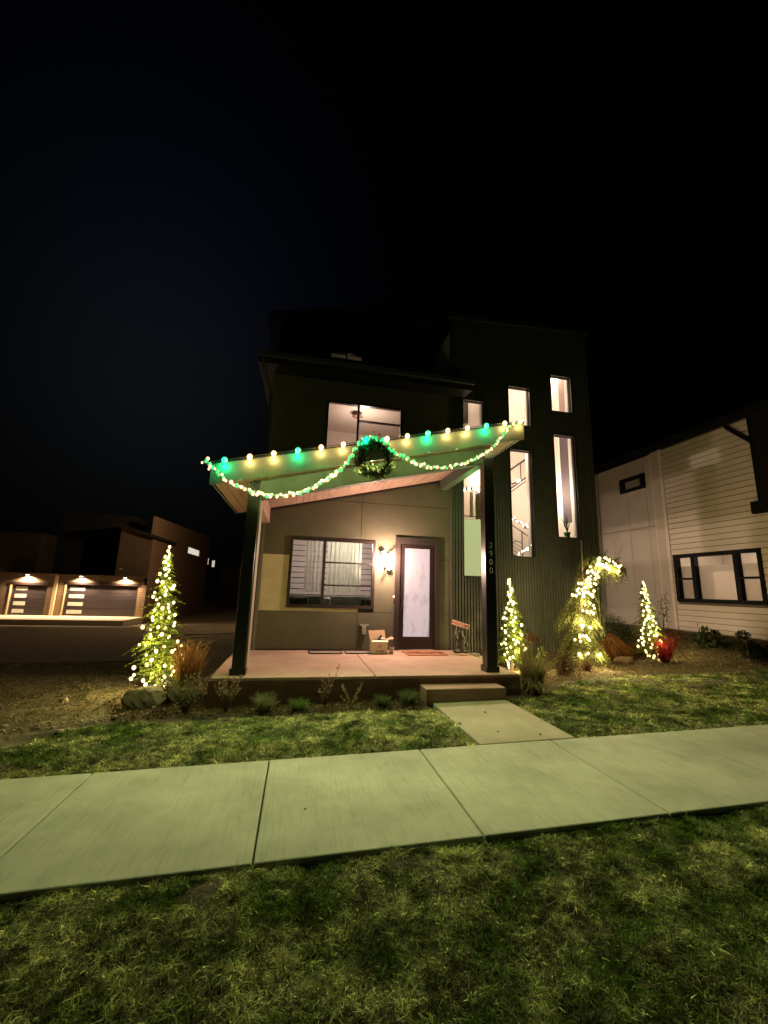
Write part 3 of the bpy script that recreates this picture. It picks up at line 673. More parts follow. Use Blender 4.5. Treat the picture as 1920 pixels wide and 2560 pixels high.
# stair rail, garlands, stair in the tower window
st = thing('staircase', 'white stair flight with dark rail inside the tall middle window', 'stairs', (5.9, 11, 2.5))
ml = MB()
for k in range(12):
    ml.rbox((5.0+k*.14, 11.35, 1.9+k*.13), (.16, .5, .03), Matrix.Identity(3))
obj('tread', ml, M_white, st)
def bar(mb, a, b, w=.03): mb.tube([a, b], w/2, 6); return mb
rl = MB(); bar(rl, (4.98,11.1,5.2), (6.6,11.1,6.15), .05) if False else None
bar(rl, (5.0,10.6,4.05), (6.9,10.6,5.45), .045); bar(rl, (5.0,10.6,3.94), (6.9,10.6,5.34), .03)
bar(rl, (5.0,10.6,4.62), (6.9,10.6,6.02), .05)
for x in (5.35, 5.85, 6.35, 6.72): bar(rl, (x,10.6,4.05+(x-5)*.737), (x,10.6,4.62+(x-5)*.737), .03)
obj('rail', rl, M_intdark, st)
lr2 = MB(); bar(lr2, (5.0,10.4,4.2), (6.66,10.4,3.2), .03); bar(lr2, (6.2,10.4,2.5), (6.2,10.4,3.5), .03)
for k in range(9): bar(lr2, (5.6+k*.0,10.42,2.55+k*.11), (6.2,10.42,2.25+k*.11), .012)
bar(lr2, (5.4,10.4,3.15), (6.3,10.4,2.55), .05)
obj('lower_rail', lr2, M_intdark, st)
M_leaf_in = mat('garland_needles', (.04, .06, .025), .9)
def garland_rope(mb, pts, rad_=.04, n=260, ll=.05):
    P = [Vector(p) for p in pts]; L = [(P[i+1]-P[i]).length for i in range(len(P)-1)]; T = sum(L)
    def at(t):
        d = t*T
        for i, l in enumerate(L):
            if d <= l or i == len(L)-1: return P[i].lerp(P[i+1], max(0, min(1, d/l)))
            d -= l
    for k in range(n):
        p = at(R.random()); d = Vector((R.gauss(0,1), R.gauss(0,1), R.gauss(0,1))).normalized()
        e = Vector((R.gauss(0,1), R.gauss(0,1), R.gauss(0,1))).normalized(); s = d.cross(e).normalized()*ll*.12
        q = p+d*rad_*.2; t = p+d*(rad_*.5+ll*R.uniform(.5,1))
        mb.add([q-s, q+s, t], [(0,1,2)])
    return at
BM = {}
def bulbmesh(key, rr_, m):
    mb = MB().ball((0,0,0), rr_, rr_, rr_*1.15, 8, 5); me = bpy.data.meshes.new('bulb'); me.from_pydata(mb.v, [], mb.f); me.update()
    me.polygons.foreach_set('use_smooth', [True]*len(me.polygons)); me.materials.append(m); BM[key] = me; return me
bulbmesh('in', .018, emit('indoor_bulb_glow', (1, .92, .70), 9))
bulbmesh('tree', .029, bulb_mat('tree_bulb_glow', (1, .62, .12), (1, .88, .5), .75, 6, 2.2))
bulbmesh('warm', .026, bulb_mat('garland_warm_glow', (1, .42, .12), (1, .78, .52), .9, 4.5, 4.0))
bulbmesh('green', .029, bulb_mat('garland_green_glow', (.0, .62, .10), (.08, .95, .36), .6, 1.5, 4.0))
bulbmesh('eave_warm', .046, bulb_mat('eave_warm_glow', (1, .52, .10), (1, .86, .5), 1.1, 9, 4.0))
bulbmesh('eave_green', .050, bulb_mat('eave_green_glow', (.0, .62, .18), (.06, .95, .45), .7, 1.5, 4.0))
def bulb(key, p, parent, kindname='bulb'):
    o = bpy.data.objects.new(kindname, BM[key]); col.objects.link(o); o.parent = parent
    o.matrix_parent_inverse = Matrix.Translation(-parent.location); o.location = p
    if key in ('tree', 'warm', 'green'): q = R.uniform(.7, 1.25); o.scale = (q, q, q)
    return o
def indoor_garland(pts, nb, lab, lit=True):
    t = thing('indoor_garland', lab, 'garland', pts[0], 'garlands on the indoor stair rails')
    mb = MB(); at = garland_rope(mb, pts, .05, 420, .06); obj('foliage', mb, M_leaf_in, t)
    if lit:
        for k in range(nb):
            p = at((k+.5)/nb)+Vector((R.uniform(-.04,.04), -.05, R.uniform(-.05,.05))); bulb('in', p, t)
indoor_garland([(5.0,10.35,4.02),(5.9,10.3,3.82),(6.55,10.3,3.42),(6.62,10.3,3.22),(6.3,10.3,2.98),(5.95,10.3,2.78)], 44, 'zigzag lit garland inside the tall middle stair window')
indoor_garland([(4.15,9.85,4.42),(4.35,9.85,4.50),(4.55,9.85,4.42),(4.75,9.85,4.30)], 12, 'short lit garland in the window behind the right porch column')
indoor_garland([(5.0,10.55,4.62),(6.9,10.55,6.02)], 0, 'unlit garland along the upper rail in the tall middle window', False)
indoor_garland([(4.2,10.3,6.05),(4.5,10.3,5.98),(4.84,10.3,6.0)], 0, 'unlit garland low in the window above the porch roof', False)
bulb_lamp = thing('globe_lamp', 'small glowing globe lamp seen past the stair rail in the middle window', 'lamp', (6.62, 11.2, 5.2))
obj('globe', MB().ball((6.62,11.2,5.22), .06), emit('globe_glow', (1, .8, .5), 14), bulb_lamp, True)
obj('bracket', MB().box(6.60, 6.64, 11.25, 11.59, 5.2, 5.24), M_intdark, bulb_lamp)
# hanging cloths and shelf in the first window
hs = thing('wire_shelf', 'dark wire shelf inside the window behind the right porch column', 'shelf', (4.15, 10.3, 3.6))
ws = MB()
for x in (4.22, 4.38): bar(ws, (x,10.3,3.6), (x,10.3,4.7), .02)
for k in range(12): bar(ws, (4.22,10.3,3.65+k*.085), (4.38,10.3,3.65+k*.085), .015)
obj('rack', ws, M_intdark, hs)
bar_ = MB(); bar(bar_, (3.9,9.93,3.74), (4.84,9.93,3.72), .025); bar(bar_, (3.9,9.93,3.64), (4.84,9.93,3.62), .03); obj('base_bar', bar_, M_intdark, hs)
tag(obj('hanging_stocking', drape(4.40, 4.50, 3.70, 4.40, 9.92, .02, 70, 20), mat('cloth_tan', (.45, .33, .22), .9)), 'tan cloth stocking hanging left in the window behind the column', 'stocking', 'cloths hanging from the indoor garland')
tag(obj('hanging_stocking', drape(4.55, 4.72, 3.66, 4.36, 9.92, .02, 55, 20), mat('cloth_brown', (.30, .20, .13), .9)), 'wider brown cloth stocking hanging next to the column', 'stocking', 'cloths hanging from the indoor garland')
ff = thing('framed_art', 'dark square frame on the wall in the stair window above the porch roof', 'picture', (4.15, 11.5, 7.0))
fm_ = MB(); holed(fm_, 4.2, 4.62, 6.5, 7.15, 11.52, 11.56, [(4.24, 4.58, 6.54, 7.11)]); obj('frame', fm_, M_intdark, ff)
pl = thing('potted_plant', 'leafy plant in a green pot on the sill of the tall right stair window', 'plant', (7.05, 9.60, 3.25))
obj('pot', MB().lathe([(.05,0),(.06,.0),(.085,.15),(.09,.16),(.08,.16)], (7.08,9.60,3.245), 16), mat('green_pot', (.10, .38, .04), .5), pl, True)
lf = MB()
for dx, h in ((-.16,.42),(-.05,.55),(.03,.5),(.14,.36),(-.10,.3)):
    lf.tube([(7.08,9.6,3.40),(7.08+dx*.5,9.6,3.4+h*.6),(7.08+dx,9.6,3.4+h)], [.010,.014,.003], 5)
obj('leaves', lf, mat('plant_leaf', (.08, .14, .04), .6), pl)
# interior lamps
INC = (1, .80, .62)
lamp('stair_light', 'POINT', (4.4, 10.5, 5.2), 55, INC, None, .12)
lamp('stair_light', 'POINT', (4.4, 10.4, 8.0), 40, INC, None, .12)
lamp('stair_light', 'POINT', (5.7, 10.2, 7.9), 80, INC, None, .12)
lamp('stair_light', 'POINT', (5.3, 9.9, 5.8), 60, INC, None, .12)
lamp('stair_light', 'POINT', (7.3, 10.2, 8.5), 60, (1, .86, .74), None, .12)
lamp('stair_light', 'POINT', (6.9, 10.2, 4.6), 70, INC, None, .12)
lamp('stair_light', 'POINT', (5.3, 9.75, 3.9), 16, INC, None, .1)
lamp('living_light', 'POINT', (1.2, 10.4, 2.9), 80, (1, .86, .74), None, .15)
lamp('upper_room_light', 'POINT', (1.5, 10.4, 5.9), 62, (1, .80, .66), None, .15)
lamp('top_room_light', 'POINT', (1.1, 11.5, 8.6), 1.3, (1, .8, .5), None, .1)

# ------------------------------------------------------------------ roofline lights
EL = thing('roofline_lights', 'row of warm and green bulbs along the top of the porch fascia', 'string lights', (1.2, 6.44, 4.2))
cordp = []
seq = {-1.24:'g', -.87:'w', -.51:'w', -.14:'g', .23:'w', .59:'w', .96:'g', 1.33:'w', 1.69:'w', 2.06:'g', 2.43:'w', 2.80:'w', 3.17:'g', 3.54:'w', 3.86:'w'}
for x, c in seq.items():
    p = (x, 6.395, rz(x)+.285); lamp('bulb_light', 'POINT', (x, 6.408, rz(x)+.205), 4.5 if c == 'g' else 3.2, (.0, 1, .28) if c == 'g' else (1, .70, .20), EL, .015); lamp('bulb_light', 'POINT', (x, 6.335, rz(x)+.275), 5 if x < 3.4 else 2.5, (.0, 1, .38) if c == 'g' else (1, .72, .30), EL, .03); bulb('eave_green' if c == 'g' else 'eave_warm', p, EL); cordp.append((x, 6.42, rz(x)+.30))
obj('cord', MB().tube([(-1.5,6.42,rz(-1.5)+.30)]+cordp, .007, 5), M_black, EL)
obj('socket', (lambda mb: [mb.tube([(x,6.415,rz(x)+.32),(x,6.40,rz(x)+.295)], .012, 6) for x in seq] and mb)(MB()), M_black, EL)

# ------------------------------------------------------------------ garland and wreath
GP = [(-1.50,3.57),(-1.42,3.53),(-1.34,3.43),(-1.15,3.30),(-.97,3.22),(-.72,3.15),(-.48,3.12),(-.24,3.15),(0,3.23),(.25,3.37),(.46,3.53),(.65,3.76),(.77,3.98),(.89,4.17),(1.03,4.26),(1.17,4.24),(1.31,4.17),(1.45,4.04),(1.63,3.94),(1.88,3.86),(2.13,3.81),(2.35,3.83),(2.64,3.92),(2.94,4.06),(3.22,4.26),(3.42,4.50),(3.58,4.70),(3.75,4.83)]
GV = [Vector((x, 6.37, z)) for x, z in GP]
GA = thing('lit_garland', 'evergreen garland with warm and green bulbs swagged in two loops across the porch roof', 'garland', GV[0])
M_gleaf = attr_mat('garland_leaf', trans=.2)
Vn = []; Tn = []; Cn = []
LT = [(GV[i+1]-GV[i]).length for i in range(len(GV)-1)]; TT = sum(LT)
def gat(t):
    d = t*TT
    for i, l in enumerate(LT):
        if d <= l or i == len(LT)-1: return GV[i].lerp(GV[i+1], max(0, min(1, d/l)))
        d -= l
for k in range(5200):
    p = gat(R.random())+Vector((R.gauss(0,.006), R.gauss(0,.006), R.gauss(0,.006))); d = Vector((R.gauss(0,1), R.gauss(0,1)-.15, R.gauss(0,1))).normalized()
    e = Vector((R.gauss(0,1), R.gauss(0,1), R.gauss(0,1))).normalized(); s = d.cross(e).normalized()*.0035; t = p+d*R.uniform(.02, .055)
    o_ = len(Vn); Vn += [tuple(p-s), tuple(p+s), tuple(t)]; Tn.append((o_, o_+1, o_+2)); c = (.10, .17, .04) if R.random() < .6 else (.40, .38, .13); Cn += [c]*3
trimesh('foliage', Vn, Tn, M_gleaf, Cn, GA)
obj('rope', MB().tube(GV, .010, 5), mat('garland_wire', (.12, .13, .04), .8), GA)
NB = 150; cnt = 0
for k in range(NB):
    t = (k+.5)/NB; p = gat(t)
    key = 'green' if (R.random() < (.46 if not (.40 < t < .58) else .85)) else 'warm'
    p2 = p+Vector((R.uniform(-.02,.02), R.uniform(-.055,-.02), R.uniform(-.035,.03)))
    if cnt < 98: bulb(key, p2, GA); cnt += 1
    else:
        Vn = None
        GA.setdefault if False else None
        if 'extra' not in globals(): extra = {'warm': MB(), 'green': MB()}
        extra[key].ball(p2, .022, .022, .025, 8, 5)
# the rest of the bulbs, beyond one hundred, as one part
ex = MB(); 
def merge(mbs, mats_):
    V = []; F = []; MI = []
    for i, q in enumerate(mbs):
        o_ = len(V); V += q.v; F += [tuple(j+o_ for j in ff_) for ff_ in q.f]; MI += [i]*len(q.f)
    me = bpy.data.meshes.new('bulbs'); me.from_pydata(V, [], F); 
    for mm_ in mats_: me.materials.append(mm_)
    me.polygons.foreach_set('material_index', MI); me.update(); return me
eo = link('bulb', merge([extra['warm'], extra['green']], [MATS['garland_warm_glow'], MATS['garland_green_glow']]), None, GA); eo['kind'] = 'stuff'
for p in ((-1.55,6.36,3.56),(-1.47,6.33,3.62),(-1.44,6.34,3.46)): bulb('warm', p, EL)

WR = thing('wreath', 'leafy wreath with dry berries hanging at the middle of the porch fascia', 'wreath', (1.12, 6.42, 3.9))
Vn = []; Tn = []; Cn = []
for k in range(3400):
    th = R.random()*2*math.pi; rr_ = .245+R.gauss(0, .05)
    c0 = Vector((1.125+math.cos(th)*rr_, 6.40+R.gauss(0,.022), 3.90+math.sin(th)*rr_*1.15))
    tang = Vector((-math.sin(th), 0, math.cos(th)))*(1 if R.random() < .8 else -1)
    d = (tang+Vector((R.gauss(0,.6), R.gauss(0,.6)-.3, R.gauss(0,.6)))).normalized()
    e = Vector((R.gauss(0,1), R.gauss(0,1), R.gauss(0,1))).normalized(); s = d.cross(e).normalized()*R.uniform(.004, .011); l = R.uniform(.03, .085)
    o_ = len(Vn); Vn += [tuple(c0), tuple(c0+d*l*.5+s), tuple(c0+d*l), tuple(c0+d*l*.5-s)]; Tn += [(o_,o_+1,o_+2),(o_,o_+2,o_+3)]
    c = ((.06,.085,.035),(.04,.055,.025),(.30,.34,.18),(.46,.34,.16))[min(3, int(abs(R.gauss(0,1.7))))]; Cn += [c]*4
trimesh('foliage', Vn, Tn, M_gleaf, Cn, WR)
ring = [(1.125+math.cos(t)*.235, 6.415, 3.90+math.sin(t)*.27) for t in np.linspace(0, 2*math.pi, 28)]
obj('ring', MB().tube(ring, .022, 6), mat('vine', (.05, .035, .02), .9), WR)
obj('hanging_cord', MB().tube([(1.12,6.41,4.10),(1.12,6.43,4.17),(1.12,6.44,4.2)], .005, 5), M_black, WR)
bl = MB()
for k in range(14):
    th = rad(200)+R.gauss(0,.22); bl.ball((1.125+math.cos(th)*.30, 6.36, 3.90+math.sin(th)*.30), .014)
obj('berry', bl, mat('pale_berry', (.55, .28, .12), .5), WR, True)
for th, l in ((rad(195), .13), (rad(205), .12), (rad(240), .14), (rad(320), .13)):
    c0 = Vector((1.125+math.cos(th)*.27, 6.37, 3.9+math.sin(th)*.29)); q = MB()
    for j in range(4):
        d = Vector((math.cos(th+j*.35-.5), -.3, math.sin(th+j*.35-.5))).normalized(); s = Vector((-d.z, 0, d.x))*.018
        q.add([c0, c0+d*l*.5+s, c0+d*l, c0+d*l*.5-s], [(0,1,2,3)])
    obj('leaf_cluster', q, mat('yellow_leaf', (.36, .34, .14), .7), WR)

# ------------------------------------------------------------------ conifers
M_needle = attr_mat('needles', trans=.2)
def frond(Vn, Tn, Cn, p, d, L, droop, c, side=.09, segs=9, wn=.007):
    """one flat conifer spray: stem going along d with side twigs"""
    d = Vector(d).normalized(); up_ = Vector((0,0,1)); sv = d.cross(up_); sv = sv.normalized() if sv.length > .05 else Vector((1,0,0))
    pts = []
    for i in range(segs+1):
        t = i/segs; pts.append(p+d*L*t+Vector((0,0,-droop*L*t*t))+sv*math.sin(t*3+L*9)*.015)
    for i in range(1, segs+1):
        t = i/segs; q = pts[i]; dd = (pts[i]-pts[i-1]).normalized()
        for sg_ in (-1, 1):
            l = side*(1-t*.75)*R.uniform(.7, 1.25)
            tw_ = (sv*sg_*.9+dd*.9+Vector((0,0,R.uniform(-.35,.15)))).normalized()
            for m_ in range(4):
                f0 = q+tw_*l*(m_/4); nd = (tw_+Vector((R.gauss(0,.5), R.gauss(0,.5), R.gauss(0,.5)))).normalized()
                w = nd.cross(Vector((R.gauss(0,1), R.gauss(0,1), R.gauss(0,1)))).normalized()*wn
                o_ = len(Vn); Vn += [tuple(f0-w), tuple(f0+w), tuple(f0+nd*l*.55)]; Tn.append((o_, o_+1, o_+2))
                k_ = R.uniform(.7, 1.3); Cn += [(c[0]*k_, c[1]*k_, c[2]*k_)]*3
def spruce(name, lab, loc, height, r0, nb, lights_lab, nlights, tilt=(0,0), powr=1.0, r1=None, bare=.06):
    x0, y0, z0 = loc
    T = thing(name, lab, 'tree', loc, 'narrow spruces wrapped in lights')
    Vn = []; Tn = []; Cn = []
    def cx(h): return Vector((x0+tilt[0]*h, y0+tilt[1]*h, z0+h*height))
    def rad_(h): return max(.02, r0*(1-h)**powr*(1 if h > .1 else .75+h*2.5))
    nt_ = int(nb)
    for k in range(nt_):
        h = bare+(1-bare-.06)*(k/nt_)**.9 ; a = k*2.399+R.uniform(-.3,.3); L = rad_(h)*(R.uniform(.55, 1.1) if k % 3 else R.uniform(1.1, 1.75))
        d = Vector((math.cos(a), math.sin(a), R.uniform(.0,.45)))
        frond(Vn, Tn, Cn, cx(h), d, L, .35+.2*R.random(), (.10, .13, .025), side=.055+.16*L, segs=max(4, int(L*24)), wn=.011)
    trimesh('crown', Vn, Tn, M_needle, Cn, T)
    obj('trunk', MB().tube([cx(0)-Vector((0,0,.1)), cx(.3), cx(.7), cx(1.0)], [.035,.025,.013,.004], 7), mat('bark', (.12, .075, .04), .9, c2=(.18,.12,.07), vs=20), T)
    for h_ in (.06, .2, .36, .52, .7, .88):
        lamp('string_glow', 'POINT', cx(h_)+Vector((R.uniform(-.1,.1), -rad_(h_)*1.0-.06, 0)), 34*(1.15-h_), (1, .82, .30), T, .05)
    S_ = thing('tree_string_lights', lights_lab, 'string lights', cx(.5), 'string lights on the garden trees')
    path = []
    for k in range(nlights):
        t = (k+.5)/nlights; h = .03+.96*(1-(1-t)**.72) if True else t
        h = .02+.97*(t**1.25); a = -math.pi/2+math.sin(k*1.9)*1.25+R.uniform(-.3,.3) if k % 5 else R.uniform(0, 6.28)
        rr_ = rad_(h)*R.uniform(.25, 1.05); p = cx(h)+Vector((math.cos(a)*rr_, math.sin(a)*rr_, R.uniform(-.03,.03)))
        path.append(p)
        if k < 100: bulb('tree', p, S_)
    obj('cord', MB().tube(path, .003, 4), mat('green_wire', (.02, .035, .015), .6), S_)
    return T
spruce('spruce_tree', 'tallest narrow spruce left of the porch, wrapped in warm lights', (-2.27, 8.17, g(-2.27, 8.17)-.03), 2.50, .47, 250, 'warm string lights wound up the spruce left of the porch', 88, tilt=(-.12, 0), powr=.85)
spruce('spruce_tree', 'small spruce wrapped in warm lights right behind the right porch column', (4.86, 8.75, g(4.86, 8.75)), 2.02, .42, 230, 'warm string lights on the spruce behind the right porch column', 84, tilt=(-.02, 0), powr=.9)
spruce('spruce_tree', 'small spruce wrapped in warm lights nearest the neighbouring white house', (8.98, 9.2, g(8.98, 9.2)), 1.95, .38, 220, 'warm string lights on the spruce nearest the white neighbouring house', 80, tilt=(.0, 0), powr=.9)

# weeping spruce: trunk rises then bends to the right, curtains of hanging branches
WT = thing('weeping_spruce', 'weeping evergreen bent over to the right in front of the metal tower', 'tree', (6.45, 8.6, .1))
tp = [Vector(p) for p in ((6.50,8.6,.05),(6.52,8.6,.7),(6.58,8.58,1.3),(6.62,8.56,1.8),(6.74,8.55,2.25),(6.98,8.55,2.56),(7.25,8.55,2.64),(7.5,8.55,2.52),(7.62,8.55,2.32))]
obj('trunk', MB().tube(tp, [.05,.045,.04,.035,.03,.025,.02,.014,.006], 8), mat('bark', (.12, .075, .04), .9), WT)
Vn = []; Tn = []; Cn = []
def hang(p, dx, dy, L, c=(.12,.12,.045)):
    d = Vector((dx, dy, -1.2)).normalized(); frond(Vn, Tn, Cn, p, d, L, .25, c, side=.10, segs=max(5, int(L*20)), wn=.011)
for k in range(420):
    t = R.random(); s_ = t*(len(tp)-2)+.9; i = min(int(s_), len(tp)-2); p = tp[i].lerp(tp[i+1], s_-i)
    if p.z > 1.9: L = R.uniform(.12, .42); sp_ = .5
    else: L = R.uniform(.3, .62); sp_ = 1.1
    a = R.random()*6.28; base = p+Vector((math.cos(a)*R.uniform(0,.28), math.sin(a)*R.uniform(0,.2), R.uniform(-.05,.12)))
    hang(base, math.cos(a)*sp_, math.sin(a)*sp_*.7, L)
for k in range(170):   # skirts at mid height and base
    a = R.random()*6.28; z = 1.35 if k < 50 else .72; rr_ = R.uniform(.1,.30)
    p = Vector((6.5+math.cos(a)*rr_, 8.6+math.sin(a)*rr_*.7, z+R.uniform(-.12,.15)))
    hang(p, math.cos(a)*1.2, math.sin(a)*.8, R.uniform(.35,.62))
for p, d, L in (((7.3,8.55,2.6),(.5,0,.1),.35), ((7.0,8.5,2.55),(-.5,-.2,.35),.4), ((6.8,8.5,2.4),(-.8,-.2,.3),.38), ((7.2,8.5,2.6),(.1,-.2,.6),.32), ((7.1,8.5,2.6),(-.2,-.3,.5),.3), ((7.4,8.5,2.55),(.6,-.2,.4),.3), ((6.9,8.45,2.5),(-.2,-.5,.3),.4), ((7.25,8.45,2.6),(.3,-.5,.2),.35)):
    frond(Vn, Tn, Cn, Vector(p), Vector(d), L, .2, (.08,.11,.04))
trimesh('crown', Vn, Tn, M_needle, Cn, WT)
brn = MB()
for pl_ in ([(7.42,8.55,2.40),(7.55,8.5,2.62),(7.60,8.5,3.05),(7.72,8.5,3.42)], [(7.45,8.55,2.38),(7.70,8.5,2.40),(7.95,8.5,2.38)], [(7.5,8.55,2.35),(7.75,8.5,2.2),(7.98,8.5,2.02)], [(7.56,8.5,2.62),(7.70,8.5,2.78),(7.78,8.5,2.95)], [(7.56,8.52,2.5),(7.75,8.5,2.5),(7.92,8.5,2.56)], [(6.62,8.5,1.9),(6.62,8.48,2.6),(6.62,8.48,3.05)]):
    brn.tube(pl_, [.009,.006]+[.004]*(len(pl_)-2), 5)
obj('bare_branch', brn, mat('bare_twig', (.32, .24, .15), .8), WT)
WS = thing('tree_string_lights', 'warm string lights draped over the bent weeping evergreen', 'string lights', (6.6, 8.4, 1.5), 'string lights on the garden trees')
for q in ((6.95,2.42),(7.3,2.35),(6.6,2.0),(6.5,1.6),(6.3,1.15),(6.75,1.1),(6.5,.8),(6.3,.4),(6.8,.4)): lamp('string_glow', 'POINT', (q[0], 8.30, q[1]), 34, (1, .82, .34), WS, .05)
pth = []
reg = [((6.78,2.26),.26,.16,15), ((7.12,2.50),.30,.15,18), ((7.45,2.40),.16,.13,7), ((6.60,2.03),.24,.12,8), ((6.5,1.80),.36,.14,20), ((6.55,1.45),.27,.15,11), ((6.55,1.12),.30,.12,7), ((6.5,.78),.32,.10,10), ((6.55,.42),.48,.05,13)]
for (cx_, cz_), ax_, az_, n_ in reg:
    for k in range(n_):
        a = R.random()*6.28; q = math.sqrt(R.random()); p = Vector((cx_+math.cos(a)*ax_*q, 8.34+R.uniform(-.04,.06), cz_+math.sin(a)*az_*q)); pth.append(p)
pth.sort(key=lambda p: -p.z)
for p in pth[:100]: bulb('tree', p, WS)
obj('cord', MB().tube(pth, .003, 4), MATS['green_wire'], WS)

# ------------------------------------------------------------------ shrubs and grasses
M_leaf = attr_mat('leaves', trans=.25)
def strands(name, lab, loc, n, h, spread, c, cv=.3, w=.006, arch=.5, cat='grass clump', group=None, tipc=None, base=.08, twist=0):
    Vn = []; Tn = []; Cn = []
    for k in range(n):
        a = R.random()*6.28; rb = base*math.sqrt(R.random()); p = Vector((math.cos(a)*rb, math.sin(a)*rb, -.02))
        a2 = a+R.gauss(0,.5); L = h*R.uniform(.55, 1.08); out = spread*R.uniform(.1, 1)
        d = Vector((math.cos(a2), math.sin(a2), 0)); s = Vector((-d.y, d.x, 0))*w*R.uniform(.6,1.3)
        if R.random() < .5: s = Vector((s.z, s.x, 0))+Vector((R.gauss(0,1), R.gauss(0,1), 0)).normalized()*w
        pts = [p+d*out*(t**(1+arch*2))+Vector((0,0,L*(t-arch*.35*t**3))) for t in (0,.33,.66,1)]
        o_ = len(Vn)
        for i, q in enumerate(pts):
            k_ = (1,.9,.7,.12)[i]; Vn += [tuple(q-s*k_), tuple(q+s*k_)]
            cc = c if (tipc is None or i < 2) else tipc
            f_ = R.uniform(1-cv, 1+cv) if i == 0 else f_
            Cn += [(cc[0]*f_, cc[1]*f_, cc[2]*f_)]*2
        for i in range(3): Tn += [(o_+2*i, o_+2*i+1, o_+2*i+3), (o_+2*i, o_+2*i+3, o_+2*i+2)]
    o = trimesh(name, Vn, Tn, M_leaf, Cn, loc=Vector(loc)); return tag(o, lab, cat, group)
def bush(name, lab, loc, rx, ry, rz_, n, c, c2=None, ls=.03, lw=.010, cat='shrub', group=None, fill=.5, stems=6, stemc=(.1,.07,.04)):
    T = thing(name, lab, cat, loc, group); Vn = []; Tn = []; Cn = []; L0 = Vector(loc)
    cl = [Vector((R.gauss(0,.45), R.gauss(0,.45), R.uniform(.15,1))) for _ in range(14)]
    for k in range(n):
        q = cl[R.randrange(14)]+Vector((R.gauss(0,.22), R.gauss(0,.22), R.gauss(0,.16)))
        if q.z < 0: q.z = -q.z*.5
        p = L0+Vector((q.x*rx, q.y*ry, q.z*rz_)); d = Vector((R.gauss(0,1), R.gauss(0,1), R.gauss(0,1)+.5)).normalized()
        s = d.cross(Vector((R.gauss(0,1), R.gauss(0,1), R.gauss(0,1)))).normalized()*lw*R.uniform(.6,1.3); l = ls*R.uniform(.6,1.4)
        o_ = len(Vn); Vn += [tuple(p), tuple(p+d*l*.5+s), tuple(p+d*l), tuple(p+d*l*.5-s)]; Tn += [(o_,o_+1,o_+2),(o_,o_+2,o_+3)]
        cc = c2 if (c2 and R.random() < .35) else c; f_ = R.uniform(.7,1.3); Cn += [(cc[0]*f_, cc[1]*f_, cc[2]*f_)]*4
    trimesh('foliage', Vn, Tn, M_leaf, Cn, T)
    sm = MB()
    for k in range(stems):
        q = cl[k]; sm.tube([L0+Vector((0,0,-.03)), L0+Vector((q.x*rx*.4, q.y*ry*.4, q.z*rz_*.5)), L0+Vector((q.x*rx, q.y*ry, q.z*rz_))], [.008,.006,.003], 5)
    obj('stem', sm, mat('shrub_stem', stemc, .9), T); return T
def stalks(name, lab, loc, tips, c, n=26, ls=.03, group=None, stemr=.006):
    """upright woody stems clothed in small narrow leaves"""
    T = thing(name, lab, 'shrub', loc, group); Vn = []; Tn = []; Cn = []; L0 = Vector(loc); sm = MB()
    for dx, dy, h in tips:
        P = [L0+Vector((0,0,-.02)), L0+Vector((dx*.35, dy*.35, h*.4)), L0+Vector((dx*.8, dy*.8, h*.75)), L0+Vector((dx, dy, h))]
        sm.tube(P, [stemr, stemr*.8, stemr*.6, stemr*.3], 5)
        for k in range(n):
            t = R.uniform(.25, 1)*3; i = min(int(t), 2); p = P[i].lerp(P[i+1], t-i)
            d = (Vector((R.gauss(0,1), R.gauss(0,1), 1.2))).normalized(); s = d.cross(Vector((R.gauss(0,1), R.gauss(0,1), 0))).normalized()*.007; l = ls*R.uniform(.6,1.5)
            o_ = len(Vn); Vn += [tuple(p), tuple(p+d*l*.5+s), tuple(p+d*l), tuple(p+d*l*.5-s)]; Tn += [(o_,o_+1,o_+2),(o_,o_+2,o_+3)]
            f_ = R.uniform(.6,1.3); Cn += [(c[0]*f_, c[1]*f_, c[2]*f_)]*4
    trimesh('foliage', Vn, Tn, M_leaf, Cn, T); obj('stem', sm, mat('pale_stem', (.22, .17, .10), .9), T); return T
def G3(x, y): return (x, y, g(x, y)-.02)
SAGE = (.36, .34, .22)
strands('ornamental_grass', 'tall rusty ornamental grass between the lit spruce and the porch', G3(-1.66, 7.5), 420, 1.02, .30, (.20, .11, .035), tipc=(.30,.17,.06), w=.005, arch=.35, cat='ornamental grass', base=.14)
strands('ornamental_grass', 'short green-brown grass under the rusty ornamental grass', G3(-1.72, 7.15), 260, .55, .35, (.11,.11,.035), w=.006, arch=.7, cat='ornamental grass', base=.15)
stalks('lavender_shrub', 'wide silvery shrub at the left end of the porch', G3(-1.42, 6.5), [(R.uniform(-.34,.32), R.uniform(-.15,.15), R.uniform(.25,.5)) for _ in range(40)], SAGE, 40, .045)
stalks('lavender_shrub', 'tall silvery branching shrub under the left porch column', G3(-.88, 6.48), [(R.uniform(-.2,.2), R.uniform(-.1,.1), R.uniform(.28,.5)) for _ in range(15)], (.40,.33,.22), 34, .04)
stalks('lavender_shrub', 'thin curly pale plant with one long stem below the porch edge', G3(.52, 6.48), [(-.06,0,.42),(.05,0,.46),(.09,0,.3),(-.1,0,.25),(0,0,.34),(.2,.05,.60)], (.50,.43,.28), 34, .035)
stalks('lavender_shrub', 'pale forked plant shaped like a V below the porch edge', G3(.90, 6.40), [(-.13,0,.30),(-.10,0,.24),(.16,0,.33),(.13,0,.25),(-.16,0,.15),(.10,0,.12)], (.50,.43,.28), 44, .035)
def tuft(lab, x, y, h, n, c): strands('grass_tuft', lab, G3(x, y), n, h, h*.75, c, w=.004, arch=.4, cat='grass tuft', group='grass tufts along the porch', base=.07)
